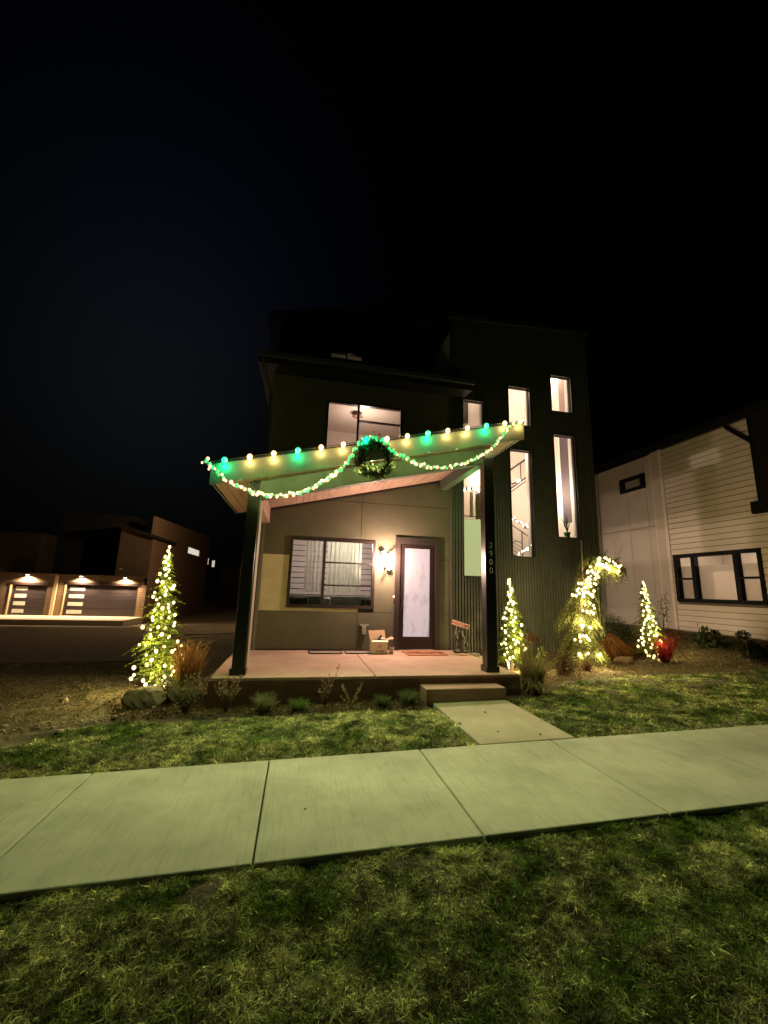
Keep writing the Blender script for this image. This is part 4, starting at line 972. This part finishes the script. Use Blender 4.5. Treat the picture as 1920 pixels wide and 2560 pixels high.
tuft('large spiky tuft between the two silvery shrubs and the curly plant', -.34, 6.38, .30, 420, (.26,.29,.14))
tuft('low bright green tuft left of the curly plant', .14, 6.36, .20, 380, (.17,.28,.07))
tuft('small green tuft nearest the forked pale plant', 1.38, 6.40, .20, 300, (.15,.21,.08))
tuft('bushy green tuft beside the porch step', 1.80, 6.42, .26, 380, (.17,.22,.09))
strands('ornamental_grass', 'big arching ornamental grass at the right corner of the porch', G3(4.18, 6.82), 620, .80, .42, (.17,.16,.06), tipc=(.26,.23,.10), w=.005, arch=.75, cat='ornamental grass', base=.15)
strands('ornamental_grass', 'drooping skirt of long blades spilling from the big arching grass onto the lawn edge', G3(4.16, 6.80), 420, .62, .62, (.20,.19,.08), tipc=(.30,.27,.13), w=.005, arch=2.1, cat='ornamental grass', base=.16)
strands('ornamental_grass', 'upright thin seed-headed grass behind the big arching grass', G3(4.30, 7.25), 200, .95, .14, (.20,.18,.07), w=.004, arch=.2, cat='ornamental grass', base=.10)
# dried hydrangea
HD = thing('dried_hydrangea', 'dried dark flower head on a stalk beside the lit spruce', 'plant', G3(4.98, 8.1))
b_ = Vector(G3(4.98, 8.1)); Vn=[]; Tn=[]; Cn=[]
for k in range(420):
    d = Vector((R.gauss(0,1), R.gauss(0,1), R.gauss(0,1))).normalized(); p = b_+Vector((0,0,.74))+Vector((d.x*.125, d.y*.12, d.z*.09)); s = d.cross(Vector((R.gauss(0,1),R.gauss(0,1),R.gauss(0,1)))).normalized()*.016; e = d.cross(s).normalized()*.016
    o_=len(Vn); Vn += [tuple(p-s), tuple(p+e), tuple(p+s+d*.01), tuple(p-e)]; Tn += [(o_,o_+1,o_+2),(o_,o_+2,o_+3)]; f_=R.uniform(.5,1.3); Cn += [(.11*f_,.06*f_,.035*f_)]*4
trimesh('flower_head', Vn, Tn, M_leaf, Cn, HD)
obj('stalk', MB().tube([b_, b_+Vector((.01,0,.68))], .008, 5), mat('shrub_stem', (.1,.07,.04), .9), HD)
bush('low_dark_shrub', 'low dark purple-brown shrub in front of the weeping evergreen', G3(5.45, 7.95), .34, .25, .42, 1500, (.05,.028,.020), (.09,.05,.03), ls=.035, lw=.012)
stalks('young_plant', 'small bright green upright plant between hydrangea and weeping evergreen', G3(5.48, 8.55), [(-.06,0,.44),(.03,0,.50),(.09,0,.38),(-.1,0,.3)], (.15,.20,.05), 40, .06)
strands('ornamental_grass', 'reddish stems beneath the weeping evergreen', G3(6.35, 8.2), 60, .34, .16, (.07,.03,.018), w=.005, arch=.3, cat='ornamental grass')
# weeping maple mound of dead foliage
Vn = []; Tn = []; Cn = []; b_ = Vector((8.05, 9.45, g(8.05, 9.45)))
for k in range(2600):
    a = R.random()*6.28; h0 = .50+R.random()*.14; rr0 = R.random()*.30; R1 = rr0+R.uniform(.12, .34); z1 = R.uniform(.0, .30)
    cc_ = (.22,.095,.035) if R.random() < .6 else ((.34,.17,.07) if R.random() < .6 else (.10,.04,.02)); f_ = R.uniform(.6, 1.3); o_ = len(Vn); w = R.uniform(.004, .009)
    s0 = Vector((-math.sin(a), math.cos(a), 0))*w
    for t in (0, .35, .7, 1):
        r_ = rr0+(R1-rr0)*t**.8; q = b_+Vector((math.cos(a)*r_*1.15, math.sin(a)*r_*.8, (h0*(1-(rr0/.5)**2)*(1-t**1.7)+z1*t**1.7)+R.uniform(-.01,.01))); k_ = (1,1,.8,.2)[int(t*3+.01)]
        Vn += [tuple(q-s0*k_), tuple(q+s0*k_)]; Cn += [(cc_[0]*f_, cc_[1]*f_, cc_[2]*f_)]*2
    for i_ in range(3): Tn += [(o_+2*i_, o_+2*i_+1, o_+2*i_+3), (o_+2*i_, o_+2*i_+3, o_+2*i_+2)]
WM = thing('weeping_maple', 'dry orange-brown mound of drooping foliage between the two right spruces', 'shrub', b_)
trimesh('foliage', Vn, Tn, M_leaf, Cn, WM); obj('trunk', MB().tube([b_-Vector((0,0,.05)), b_+Vector((.03,0,.3)), b_+Vector((-.02,0,.5))], [.035,.025,.012], 6), MATS['bark'], WM)
bush('round_shrub', 'rounded green shrub against the white neighbouring house', G3(9.9, 11.2), .38, .35, .75, 2600, (.05,.07,.02), (.09,.11,.04), ls=.04, lw=.012)
bush('red_twig_shrub', 'bright red twiggy shrub right of the last lit spruce', G3(8.95, 8.75), .40, .28, .62, 900, (.045,.004,.004), (.07,.006,.005), ls=.05, lw=.006, stems=14, stemc=(.12,.006,.006))
rt = MB(); L0 = Vector(G3(8.95, 8.75))
strands('red_twigs', 'fan of thin red stems rising from the red shrub', G3(8.95, 8.72), 300, .68, .42, (.075,.006,.006), w=.004, arch=.05, cat='shrub', base=.06)
bush('broadleaf_shrub', 'dark large-leaved shrub in front of the neighbouring siding', G3(10.5, 8.9), .34, .3, .42, 230, (.03,.035,.02), (.05,.06,.03), ls=.16, lw=.035)
bush('juniper_shrub', 'dark spreading juniper silhouette at the right edge', (10.7, 7.75, g(10.7,7.75)), .85, .3, .28, 3200, (.022,.028,.016), ls=.05, lw=.008, stems=10)
bush('tall_leafy_shrub', 'thin leafy shrub standing against the pale neighbouring wall', G3(10.4, 10.1), .34, .2, 1.25, 260, (.05,.05,.025), ls=.06, lw=.016, stems=10)
# topiary-like silhouette
TS = thing('garden_shrub_silhouette', 'dark pruned shrub with a round top leaning left at the right edge', 'shrub', (10.2, 7.7, g(10.2,7.7)))
b_ = Vector((10.25, 7.75, g(10.25,7.75))); Vn=[]; Tn=[]; Cn=[]
for (cx_,cz_,ra,rb_,n_) in ((-.08,.60,.13,.10,420),(.10,.36,.20,.12,500),(-.22,.40,.05,.09,160),(.35,.20,.3,.12,500)):
    for k in range(n_):
        d = Vector((R.gauss(0,1), R.gauss(0,1), R.gauss(0,1))).normalized(); q = R.random()**.4; p = b_+Vector((cx_+d.x*ra*q, d.y*.12*q, cz_+d.z*rb_*q)); s = d.cross(Vector((R.gauss(0,1),R.gauss(0,1),R.gauss(0,1)))).normalized()*.012
        o_=len(Vn); Vn += [tuple(p-s), tuple(p+s), tuple(p+d*.04)]; Tn += [(o_,o_+1,o_+2)]; Cn += [(.025,.028,.016)]*3
trimesh('foliage', Vn, Tn, M_leaf, Cn, TS)
obj('trunk', MB().tube([b_, b_+Vector((.0,0,.3)), b_+Vector((-.05,0,.55))], [.03,.02,.012], 6), MATS['bark'], TS)

# boulders and loose stones
def rock(name, lab, c, rx, ry, rz_, m, seed, cat='boulder', group=None):
    bm_ = bmesh.new(); bmesh.ops.create_icosphere(bm_, subdivisions=4, radius=1)
    rn = random.Random(seed); planes = [(Vector((rn.gauss(0,1), rn.gauss(0,1), rn.gauss(0,.8))).normalized(), rn.uniform(.62,.95)) for _ in range(16)]
    for v in bm_.verts:
        p = v.co.copy()
        for n_, d_ in planes:
            k_ = p.dot(n_)
            if k_ > d_: p -= n_*(k_-d_)*.9
        p += p.normalized()*(float(vnoise(p.x*2+seed, p.y*2+p.z, 2.5))-.5)*.10
        v.co = Vector((p.x*rx, p.y*ry, p.z*rz_))
    me = bpy.data.meshes.new(name); bm_.to_mesh(me); bm_.free()
    o = link(name, me, m, None, Vector(c)); return tag(o, lab, cat, group)
M_rock = mat('pale_stone', (.30, .25, .15), .85, c2=(.48, .42, .29), vs=3.5, vd=8, bump=.7, bs=14)
rock('boulder', 'large pale angular boulder below the lit left spruce', (-2.10, 7.05, g(-2.1,7.05)+.05), .34, .26, .20, M_rock, 3)
rock('boulder', 'small stone on the dirt left of the large boulder', (-3.3, 7.3, g(-3.3,7.3)+.02), .07, .06, .06, M_rock, 5)
rock('boulder', 'brown stone at the foot of the orange-brown mound', (8.0, 9.0, g(8,9)+.05), .3, .2, .12, mat('brown_stone', (.18,.11,.06), .9, c2=(.26,.17,.1), vs=5, bump=.5, bs=20), 9)
pb = MB()
for k in range(520):
    t = R.random(); x = -4.6+t*3.2+R.gauss(0,.12); y = 5.55+t*1.3+R.gauss(0,.16)
    if k > 260: x = R.uniform(-7,-2.6); y = R.uniform(6.2, 9.5)
    s_ = R.uniform(.008,.026)*(1.0 if R.random() < .93 else 2); a = R.random()*3
    pb.ball((x, y, g(x,y)-.02+s_*.2), s_, s_*R.uniform(.6,1), s_*R.uniform(.4,.7), 6, 4, Matrix.Rotation(a, 3, 'Z'))
tag(obj('loose_stones', pb, mat('gravel', (.22,.18,.11), .9, c2=(.40,.34,.22), vs=4)), 'scattered stones on the bare dirt left of the lawn', 'stones', kind='stuff')
# mulch chips
def chips(name, lab, poly, n, c, seed, up=0.0):
    xs_ = [p[0] for p in poly]; ys_ = [p[1] for p in poly]
    x = NR.uniform(min(xs_), max(xs_), n); y = NR.uniform(min(ys_), max(ys_), n); k = in_poly(x, y, poly); x, y = x[k], y[k]; n = len(x)
    z = G(x, y)-.02+NR.rand(n)*.03+up; a = NR.rand(n)*6.28; l = NR.uniform(.012,.035,n); w = NR.uniform(.004,.011,n); ti = NR.normal(0,.35,n)
    dx, dy = np.cos(a)*l, np.sin(a)*l; ex, ey = -np.sin(a)*w, np.cos(a)*w; dz = ti*l
    V = np.stack([np.stack([x-dx,y-dy,z-dz],1), np.stack([x+ex,y+ey,z+.004],1), np.stack([x+dx,y+dy,z+dz],1), np.stack([x-ex,y-ey,z-.002],1)],1).reshape(-1,3)
    b0 = np.arange(n)[:,None]*4; F = np.concatenate([b0+np.array([0,1,2]), b0+np.array([0,2,3])])
    C_ = np.repeat(np.array(c)*(.4+1.3*NR.rand(n,1)), 4, axis=0)
    return tag(trimesh(name, V, F, M_leaf, C_), lab, 'mulch', kind='stuff')
chips('bark_mulch', 'bark chips over the planting bed right of the porch', [(3.9,6.6),(4.3,6.6),(5.1,7.35),(6.3,7.65),(7.8,7.8),(10.4,7.35),(12.4,7.3),(12.4,12),(7.9,12),(7.9,9.4),(3.9,9.4)], 52000, (.20,.14,.08), 1)
chips('porch_mulch', 'dark mulch in the strip under the porch edge', [(-2.2,6.3),(2.05,6.1),(2.05,6.68),(-1.2,6.68),(-1.2,8.6),(-2.7,8.8),(-2.7,7.0)], 22000, (.10,.07,.035), 2)
chips('dirt_litter', 'clods and dry litter scattered over the bare dirt at the left', [(-9,4.9),(-4.2,4.9),(-3.0,5.7),(-2.6,6.9),(-2.7,9),(-3.5,12),(-9,12)], 36000, (.20,.18,.10), 3)
def weeds():
    n = 9000; x = NR.uniform(-8, -2.3, n); y = NR.uniform(4.9, 12, n)
    k = (fbm(x, y, 2.2, 3) > .52) & (x < -2.6-.5*(y < 6)); x, y = x[k], y[k]; n = len(x)
    t = np.where(NR.rand(n, 1) < .5, np.array([.09,.11,.03]), np.array([.36,.30,.14]))*(.5+NR.rand(n, 1))
    V, F, C_ = blades(x, y, NR.uniform(.02, .08, n), NR.uniform(.005, .010, n), np.clip(NR.normal(.8,.4,n), .1, 1.4), t)
    return trimesh('weeds', V, F, M_grass, C_)
tag(weeds(), 'sparse weeds on the bare dirt left of the lawn', 'weeds', kind='stuff')
# fallen leaves
def leaf(lab, x, y, z, s, a, c, name='fallen_leaf', grp='fallen leaves on the concrete'):
    mb = MB(); P = []
    for k, rr_ in enumerate((1,.55,.9,.5,.95,.45,.85,.5,1.0,.6)):
        t = a+k*6.283/10; P.append((x+math.cos(t)*s*rr_, y+math.sin(t)*s*rr_*.8, z+(.006 if k % 2 else .016)))
    mb.v = P+[(x,y,z+.004)]; mb.f = [(i,(i+1)%10,10) for i in range(10)]
    return tag(obj(name, mb, mat('dry_leaf', (.06,.035,.02), .9)), lab, 'leaf', grp)
leaf('dark curled leaf alone in the middle of the walkway', 2.75, 5.75, .052, .035, .3, 0)
leaf('dark leaf on the left edge of the walkway by the lawn', 2.20, 5.35, .045, .04, 1.3, 0)
leaf('dark leaf on the walkway near its joint with the sidewalk', 3.02, 4.80, .058, .03, 2.3, 0)
leaf('tiny leaf on the walkway left of the bottom leaf', 2.55, 4.98, .05, .02, 1.3, 0)
leaf('small crumpled leaf on the second sidewalk slab', .18, 3.62, .006, .016, .8, 0)
leaf('dark leaf clump in the right lawn beside the walkway', 3.62, 4.95, .08, .045, .8, 0, grp=None)
tag(rock('pale_pebble', 'single pale pebble lying in the foreground grass', (1.32, 2.42, .055), .017, .014, .010, M_rock, 12), cat='pebble')

# ================================================================== LEFT GARAGE HOUSE
N = thing('garage_house', 'large house with two lit garage doors beyond the dirt lot', 'house', (-15.5, 34, -.85))
YG = 34
M_lap = mat('tan_lap_siding', (.30, .20, .12), .8); M_brn = mat('brown_stucco', (.11, .075, .045), .85, c2=(.13,.09,.055), vs=1.5)
D1 = (-19.85, -17.65, -.85, 1.25); D2 = (-16.45, -11.72, -.85, 1.36)
gw = MB(); holed(gw, -23, -11.15, -1.6, 2.1, YG, YG+.2, [D1, D2]); obj('garage_wall', gw, M_brn, N)
for x0, x1 in ((-16.98,-16.58),(-11.64,-11.14)):
    sl = MB()
    for z0 in [-.80+k*.175 for k in range(13)]: sl.hexa([(x0,YG-.035,z0),(x1,YG-.035,z0),(x1,YG-.002,z0),(x0,YG-.002,z0),(x0,YG-.012,z0+.165),(x1,YG-.012,z0+.165),(x1,YG-.002,z0+.165),(x0,YG-.002,z0+.165)])
    obj('siding', sl, M_lap, N)
obj('pilaster', MB().box(-17.22, -17.02, YG-.12, YG-.002, -.85, 2.1), mat('cream_trim', (.62,.50,.30), .7), N)
obj('header', MB().box(-20.0,-17.5,YG-.06,YG-.003,1.26,1.45).box(-16.6,-11.6,YG-.06,YG-.003,1.37,1.55), M_frame, N)
m_gd = mat('garage_door_paint', (.030, .023, .025), .35, c2=(.045,.035,.036), vs=1, stretch=(.3,1,14)); m_gp = mat('garage_pane', (.55, .56, .50), .4)
for (x0, x1, z0, z1), lb in ((D1, 'single garage door'), (D2, 'double garage door')):
    gd = MB()
    for k in range(4):
        a = z0+(z1-z0)*k/4; b2 = z0+(z1-z0)*(k+1)/4-.02; gd.box(x0+.02, x1-.02, YG+.08, YG+.14, a, b2)
    gdo = tag(obj('garage_door', gd, m_gd, N, bevel=.01), lb)
    for k in range(4):
        a = z0+(z1-z0)*k/4+.14; gpn = MB().box(x0+.22, x0+(.95 if x0 < -18 else 1.2), YG+.07, YG+.079, a, a+.26); obj('door_window', gpn, m_gp, gdo)
    obj('door_trim', MB().box(x0-.09, x0-.01, YG-.05, YG-.003, z0, z1), mat('cream_trim', (.62,.50,.30), .7), N)
# front blocks above
zr = lambda x: 5.12-(x+11.15)*.29
ub = MB().slope(-13.42, -11.15, YG-.01, YG+5, lambda x, y: 2.1, lambda x, y: zr(x)); obj('upper_block', ub, M_brn, N)
obj('upper_block', MB().box(-23, -18.6, YG, YG+5, 2.12, 5.0), mat('dark_brown_wall', (.035,.022,.015), .9), N)
obj('recessed_wall', MB().box(-18.6, -13.42, YG+2, YG+5, 2.1, 7.0), mat('unlit_wall', (.015,.014,.014), .9), N)
obj('eave', MB().box(-20.3, -17.3, YG-.7, YG-.01, 1.98, 2.08).box(-16.9,-11.15,YG-.7,YG-.01,1.98,2.08), M_brn, N)
# receding side wall
SWx = -11.12
sw_ = MB(); holed(sw_, YG+.1, 54, -1.6, 5.6, 0, .2, [(44.1, 48.9, 4.95, 5.38)]); 
sw_ = MB(); hq = [(44.3, 49.4, 4.95, 5.38)]
def side_z(y): return 5.6
holed(sw_, YG+.0, 54, -1.6, 7.0, 0, .2, [(44.3, 49.4, 4.72, 5.36)]); sw_.v = [(SWx-.2+y, x, z if z < 6.9 else 6.75+(x-YG)*.035) for x, y, z in sw_.v]
obj('side_wall', sw_, mat('dark_side_wall', (.26,.16,.09), .9), N)
obj('side_window', MB().box(SWx-.19, SWx-.12, 44.3, 49.4, 4.72, 5.36), emit('far_window_glow', (.9,.85,.72), .75), N)
obj('number_plate', MB().box(-13.15,-12.95,YG-.05,YG-.012,2.56,2.64), M_white, N)
obj('roof', MB().slope(-13.8, -10.9, YG-.4, YG+5.4, lambda x, y: zr(x)+.002, lambda x, y: zr(x)+.2), mat('unlit_wall', (.015,.014,.014), .9), N)
for x, w in ((-18.92, 9), (-15.5, 9), (-12.6, 9)):
    fx = obj('downlight', MB().lathe([(.08,0),(.10,.0),(.10,.05),(.02,.05)], (x, YG-.22, 1.93), 12), emit('downlight_glow', (1,.85,.6), 6) if 'downlight_glow' not in MATS else MATS['downlight_glow'], N)
    L = lamp('garage_lamp', 'SPOT', (x, YG-.28, 1.9), 1300, (1,.70,.42), N, .05, spot_size=rad(150), spot_blend=.6); aim(L, (0,0.15,-1))
dv = MB().box(-26, -11.1, 30.5, YG+.06, -1.6, -.86); tag(obj('driveway', dv, mat('driveway_concrete', (.45,.38,.28), .9)), kind='structure')
# far dark house with two tiny lit windows between the buildings
FH = thing('distant_house', 'dark distant house with two tiny lit windows between the buildings', 'house', (-9, 60, -3))
obj('wall', MB().box(-11, 8, 62, 70, -5, 4.3).box(-8.6, -8.0, 61.5, 61.9, -3, 2.2).box(-6.6,-4.8,61.5,61.9,-3,3.0), mat('distant_wall', (.03,.027,.02), .9), FH)
for (a, b2, c_) in ((-12.9, 4.35, .42), (-12.05, 4.05, .42)):
    obj('window', MB().box(a, a+.34, 61.3, 61.4, b2, b2+.9), emit('distant_window_glow', (.95,.85,.65), .6) if 'distant_window_glow' not in MATS else MATS['distant_window_glow'], FH)
# lumber on the ground between the houses
M_lum = mat('lumber', (.42,.30,.20), .8, c2=(.5,.38,.26), vs=6)
for k, (x, y, a, l, lb) in enumerate(((-2.9,15.4,-8,1.5,'nearest pale plank on the dirt beside the house'), (-3.9,16.8,-25,1.6,'slanted plank on the dirt beside the nearest plank'), (-4.3,19.0,-60,2.4,'plank lying across the dirt behind the slanted plank'), (-3.6,21.5,-70,3.0,'farthest plank on the dirt between the houses'))):
    mb = MB().rbox((0,0,.04), (.14, l, .05), Matrix.Identity(3)); o = obj('lumber_plank', mb, M_lum, loc=Vector((x, y, g(x,y)+.0))); o.rotation_euler = (0,0,rad(a)); tag(o, lb, 'plank', 'planks lying between the houses')

# ================================================================== RIGHT NEIGHBOUR
XR = 12.5
W2 = thing('white_house', 'pale two-storey house with horizontal siding and dark windows at the right edge', 'house', (XR, 11, .6))
M_wh = mat('white_siding', (.54, .45, .38), .75, c2=(.58,.49,.41), vs=1.2); M_wp = mat('white_panel', (.36, .32, .27), .8, c2=(.40,.35,.30), vs=1.5)
def xside(mb, off=0): mb.v = [(XR+off+y, x, z) for x, y, z in mb.v]; return mb
BW = (8.74, 11.42, 1.62, 3.18); SWn = (12.40, 13.62, 5.80, 6.38)
sd = MB(); k = 0; z = .30
while z < 6.85:
    for (a0, a1) in ((6.0, 11.62),):
        segs = [(a0, a1)]
        if z+.09 > BW[2] and z+.09 < BW[3]: segs = [(a0, BW[0]), (BW[1], a1)]
        for s0, s1 in segs:
            sd.hexa([(XR-.03,s0,z),(XR,s0,z),(XR,s1,z),(XR-.03,s1,z),(XR-.014,s0,z+.163),(XR,s0,z+.163),(XR,s1,z+.163),(XR-.014,s1,z+.163)])
    z += .180
obj('siding', sd, M_wh, W2)
obj('wall', xside(holed(MB(), 6.0, 11.62, -.5, 7.01, .001, .15, [BW])), mat('lap_shadow_backing', (.10,.07,.05), .9), W2)  # dark backing gives painted shadow lines between the lap boards
# smooth far bay, set back a little, with seams
bay = MB()
for y0_, y1_ in ((12.0, 12.42), (12.432, 13.3), (13.312, 14.85)):
    for z0_, z1_ in ((.2, 4.3), (4.312, 7.0)): holed(bay, y0_, y1_, z0_, z1_, 0, .03, [SWn])
obj('bay_panel', xside(bay, .12), M_wp, W2)
obj('bay_backing', xside(holed(MB(), 12.0, 14.9, -.5, 7.02, .155, .25, [SWn])), M_wallback, W2)
obj('bay_return', MB().box(XR+.12, XR+4, 14.9, 15.1, -.5, 7.02).box(XR-.02, XR+.11, 11.63, 11.98, .3, 6.99), M_wp, W2)
obj('corner_trim', MB().box(XR-.05, XR-.032, 11.50, 11.62, .35, 6.99).box(XR+.05,XR+.119,11.99,12.08,.3,6.99), M_wh, W2)
M_bfr = mat('black_window_frame', (.006,.006,.006), .7, spec=.1)
bf = MB(); y_ = [BW[0]+.1, 9.35, 9.49, 10.66, 10.80, BW[1]-.14]
hl = [(y_[0],y_[1],BW[2]+.12,2.34),(y_[0],y_[1],2.40,BW[3]-.12),(y_[2],y_[3],BW[2]+.12,BW[3]-.12),(y_[4],y_[5],BW[2]+.12,2.34),(y_[4],y_[5],2.40,BW[3]-.12)]
wn2 = obj('window', xside(holed(bf, *BW[:2], *BW[2:], -.07, .08, hl)), M_bfr, W2); wn2['label'] = 'wide black framed window with five panes'
obj('glass', MB().quad((XR+.03,BW[0]+.05,BW[2]+.05),(XR+.03,BW[1]-.05,BW[2]+.05),(XR+.03,BW[1]-.05,BW[3]-.05),(XR+.03,BW[0]+.05,BW[3]-.05)), M_glass, wn2)
sf_ = obj('window', xside(holed(MB(), *SWn[:2], *SWn[2:], -.0+.06, .16, [(12.62,13.40,5.93,6.24)])), M_bfr, W2); sf_['label'] = 'small black framed window high on the smooth bay'
obj('glass', MB().quad((XR+.13,12.6,5.9),(XR+.13,13.42,5.9),(XR+.13,13.42,6.27),(XR+.13,12.6,6.27)), mat('dim_pane', (.16,.14,.11), .3), sf_)
# room behind, with blind
rm = MB(); x0, x1 = XR+.16, XR+2.6
for q in (((x1,8.3,.8),(x1,11.9,.8),(x1,11.9,3.3),(x1,8.3,3.3)), ((x0,8.3,3.3),(x1,8.3,3.3),(x1,11.9,3.3),(x0,11.9,3.3)), ((x0,8.3,.8),(x1,8.3,.8),(x1,8.3,3.3),(x0,8.3,3.3)), ((x0,11.9,.8),(x1,11.9,.8),(x1,11.9,3.3),(x0,11.9,3.3)), ((x0,8.3,.8),(x1,8.3,.8),(x1,11.9,.8),(x0,11.9,.8))): rm.quad(*q)
obj('interior_wall', rm, M_intwall, W2)
tag(obj('window_blind', MB().box(XR+.09, XR+.10, 8.6, 11.5, 1.5, 2.78), sheer('blind_fabric', (.52,.46,.40), .25)), 'pale translucent blind covering most of the wide neighbouring window', 'blind')
for y in (9.0, 10.0, 11.15):
    dl = obj('ceiling_light', MB().lathe([(.09,0),(.09,.03)], (XR+.9, y, 3.262), 14), emit('recess_glow', (1,.86,.66), 14) if 'recess_glow' not in MATS else MATS['recess_glow'], W2)
lamp('neighbour_light', 'POINT', (XR+1.2, 10.0, 2.9), 45, (1,.80,.62), W2, .15)
# roof overhang, beam and dark porch at the near end
obj('eave', MB().slope(XR-.22, XR+.0, 6.0, 15.2, lambda x, y: 7.0, lambda x, y: 7.10), mat('dark_soffit', (.008,.007,.006), .9, spec=.1), W2)
obj('roof', MB().slope(XR-.24, XR+6, 6.0, 15.3, lambda x, y: 7.14+(x-XR)*.15, lambda x, y: 7.24+(x-XR)*.15), MATS['dark_soffit'], W2)
obj('post', MB().box(XR-.13, XR-.035, 8.42, 8.56, 4.12, 7.0), M_bfr, W2)
obj('brace', MB().hexa([(XR-.12,8.56,6.15),(XR-.035,8.56,6.15),(XR-.035,9.2,6.85),(XR-.12,9.2,6.85),(XR-.12,8.56,6.28),(XR-.035,8.56,6.28),(XR-.035,9.2,6.98),(XR-.12,9.2,6.98)]), M_bfr, W2)
obj('balcony_edge', MB().box(XR-.2, XR-.035, 6.0, 8.72, 4.12, 4.46), M_bfr, W2)
obj('dark_end_wall', MB().box(XR-.18, XR-.036, 6.0, 8.40, 4.47, 6.99), mat('dark_end_paint', (.012,.008,.006), .9, spec=.1), W2)

# ------------------------------------------------------------------ night light
EC = (.88, 1, .42)
for x in [-1.1+.52*k for k in range(10)]:
    L = lamp('eave_fill_light', 'AREA', (x, 6.53, rz(x)-.022), 48*(.36+.95*math.exp(-((x-.25)/1.35)**2)), EC, EL, shape='RECTANGLE', size=.10, size_y=.02); aim(L, (0, -.97, -.24))  # added ground fill tucked behind the fascia lip, no real fixture
for x, z, c, w in ((-.6, 3.33, (0,1,.12), 2.5), (.3, 3.55, (0,1,.12), 2.5), (1.9, 3.95, (0,1,.12), 3.0), (2.8, 4.15, (0,1,.12), 3.5)):
    lamp('green_fill_light', 'POINT', (x, 6.30, z), w, c, GA, .05)  # added green fill for the beam, besides the garland's own bulbs
for q in ((-.3, 7.3, 4.7), (1.6, 7.3, 5.1)): lamp('wall_fill_light', 'POINT', q, 3.5, (1, .95, .4), EL, .1)  # added fill for the upper wall, no lamp stands above the roof
lamp('green_fill_light', 'POINT', (3.72, 8.3, 3.95), 8, (.20, 1, .18), GA, .08)  # added green fill on the tower ribs, no bulb hangs here
lamp('green_fill_light', 'POINT', (4.6, 7.9, 3.6), 9, (.45, 1, .25), GA, .08)  # same added fill further right along the cladding
lamp('side_room_light', 'POINT', (4.5, 13.5, 2.0), 620, (1,.77,.58), None, .12)
lamp('side_room_light', 'POINT', (4.5, 13.2, 4.0), 320, (1,.77,.58), None, .12)
lamp('side_room_light', 'POINT', (4.5, 13.2, 5.0), 560, (1,.76,.56), None, .06)
lamp('street_lamp_light', 'POINT', (-5.2, 29, 7.5), 1100, (1, .68, .38), None, .2)
ln = bpy.data.lights.new('moon', 'SUN'); ln.energy = .012; ln.angle = rad(4); ln.color = (.9, .95, .75)
mo = bpy.data.objects.new('moon', ln); col.objects.link(mo); aim(mo, (.25, .55, -.8))

w = bpy.data.worlds.new('World'); sc.world = w; w.use_nodes = True; nt = w.node_tree; bg = nt.nodes['Background']
tc = nt.nodes.new('ShaderNodeTexCoord')
def glow(dirv, sharp, c):
    dp = nt.nodes.new('ShaderNodeVectorMath'); dp.operation = 'DOT_PRODUCT'; dp.inputs[1].default_value = Vector(dirv).normalized()
    nt.links.new(tc.outputs['Generated'], dp.inputs[0])
    mx = nt.nodes.new('ShaderNodeMath'); mx.operation = 'MAXIMUM'; mx.inputs[1].default_value = 0; nt.links.new(dp.outputs['Value'], mx.inputs[0])
    pw = nt.nodes.new('ShaderNodeMath'); pw.operation = 'POWER'; pw.inputs[1].default_value = sharp; nt.links.new(mx.outputs[0], pw.inputs[0])
    sm_ = nt.nodes.new('ShaderNodeVectorMath'); sm_.operation = 'SCALE'; sm_.inputs[0].default_value = c; nt.links.new(pw.outputs[0], sm_.inputs['Scale'])
    return sm_.outputs[0]
a1 = glow((-.26, .76, .60), 22, (.0008, .0016, .0038)); a2 = glow((-.33, .87, .38), 26, (.0033, .0036, .0036))
ad = nt.nodes.new('ShaderNodeVectorMath'); ad.operation = 'ADD'; nt.links.new(a1, ad.inputs[0]); nt.links.new(a2, ad.inputs[1])
a3 = nt.nodes.new('ShaderNodeVectorMath'); a3.operation = 'ADD'; a3.inputs[1].default_value = (.00012, .00012, .00014); nt.links.new(ad.outputs[0], a3.inputs[0])
nt.links.new(a3.outputs[0], bg.inputs['Color']); bg.inputs['Strength'].default_value = 1.0

sc.view_settings.view_transform = 'Standard'; sc.view_settings.look = 'None'; sc.view_settings.exposure = 0; sc.view_settings.gamma = 1
sc.cycles.max_bounces = 5; sc.cycles.diffuse_bounces = 3; sc.cycles.glossy_bounces = 2; sc.cycles.transparent_max_bounces = 8
sc.cycles.use_denoising = True; sc.cycles.caustics_reflective = False; sc.cycles.caustics_refractive = False
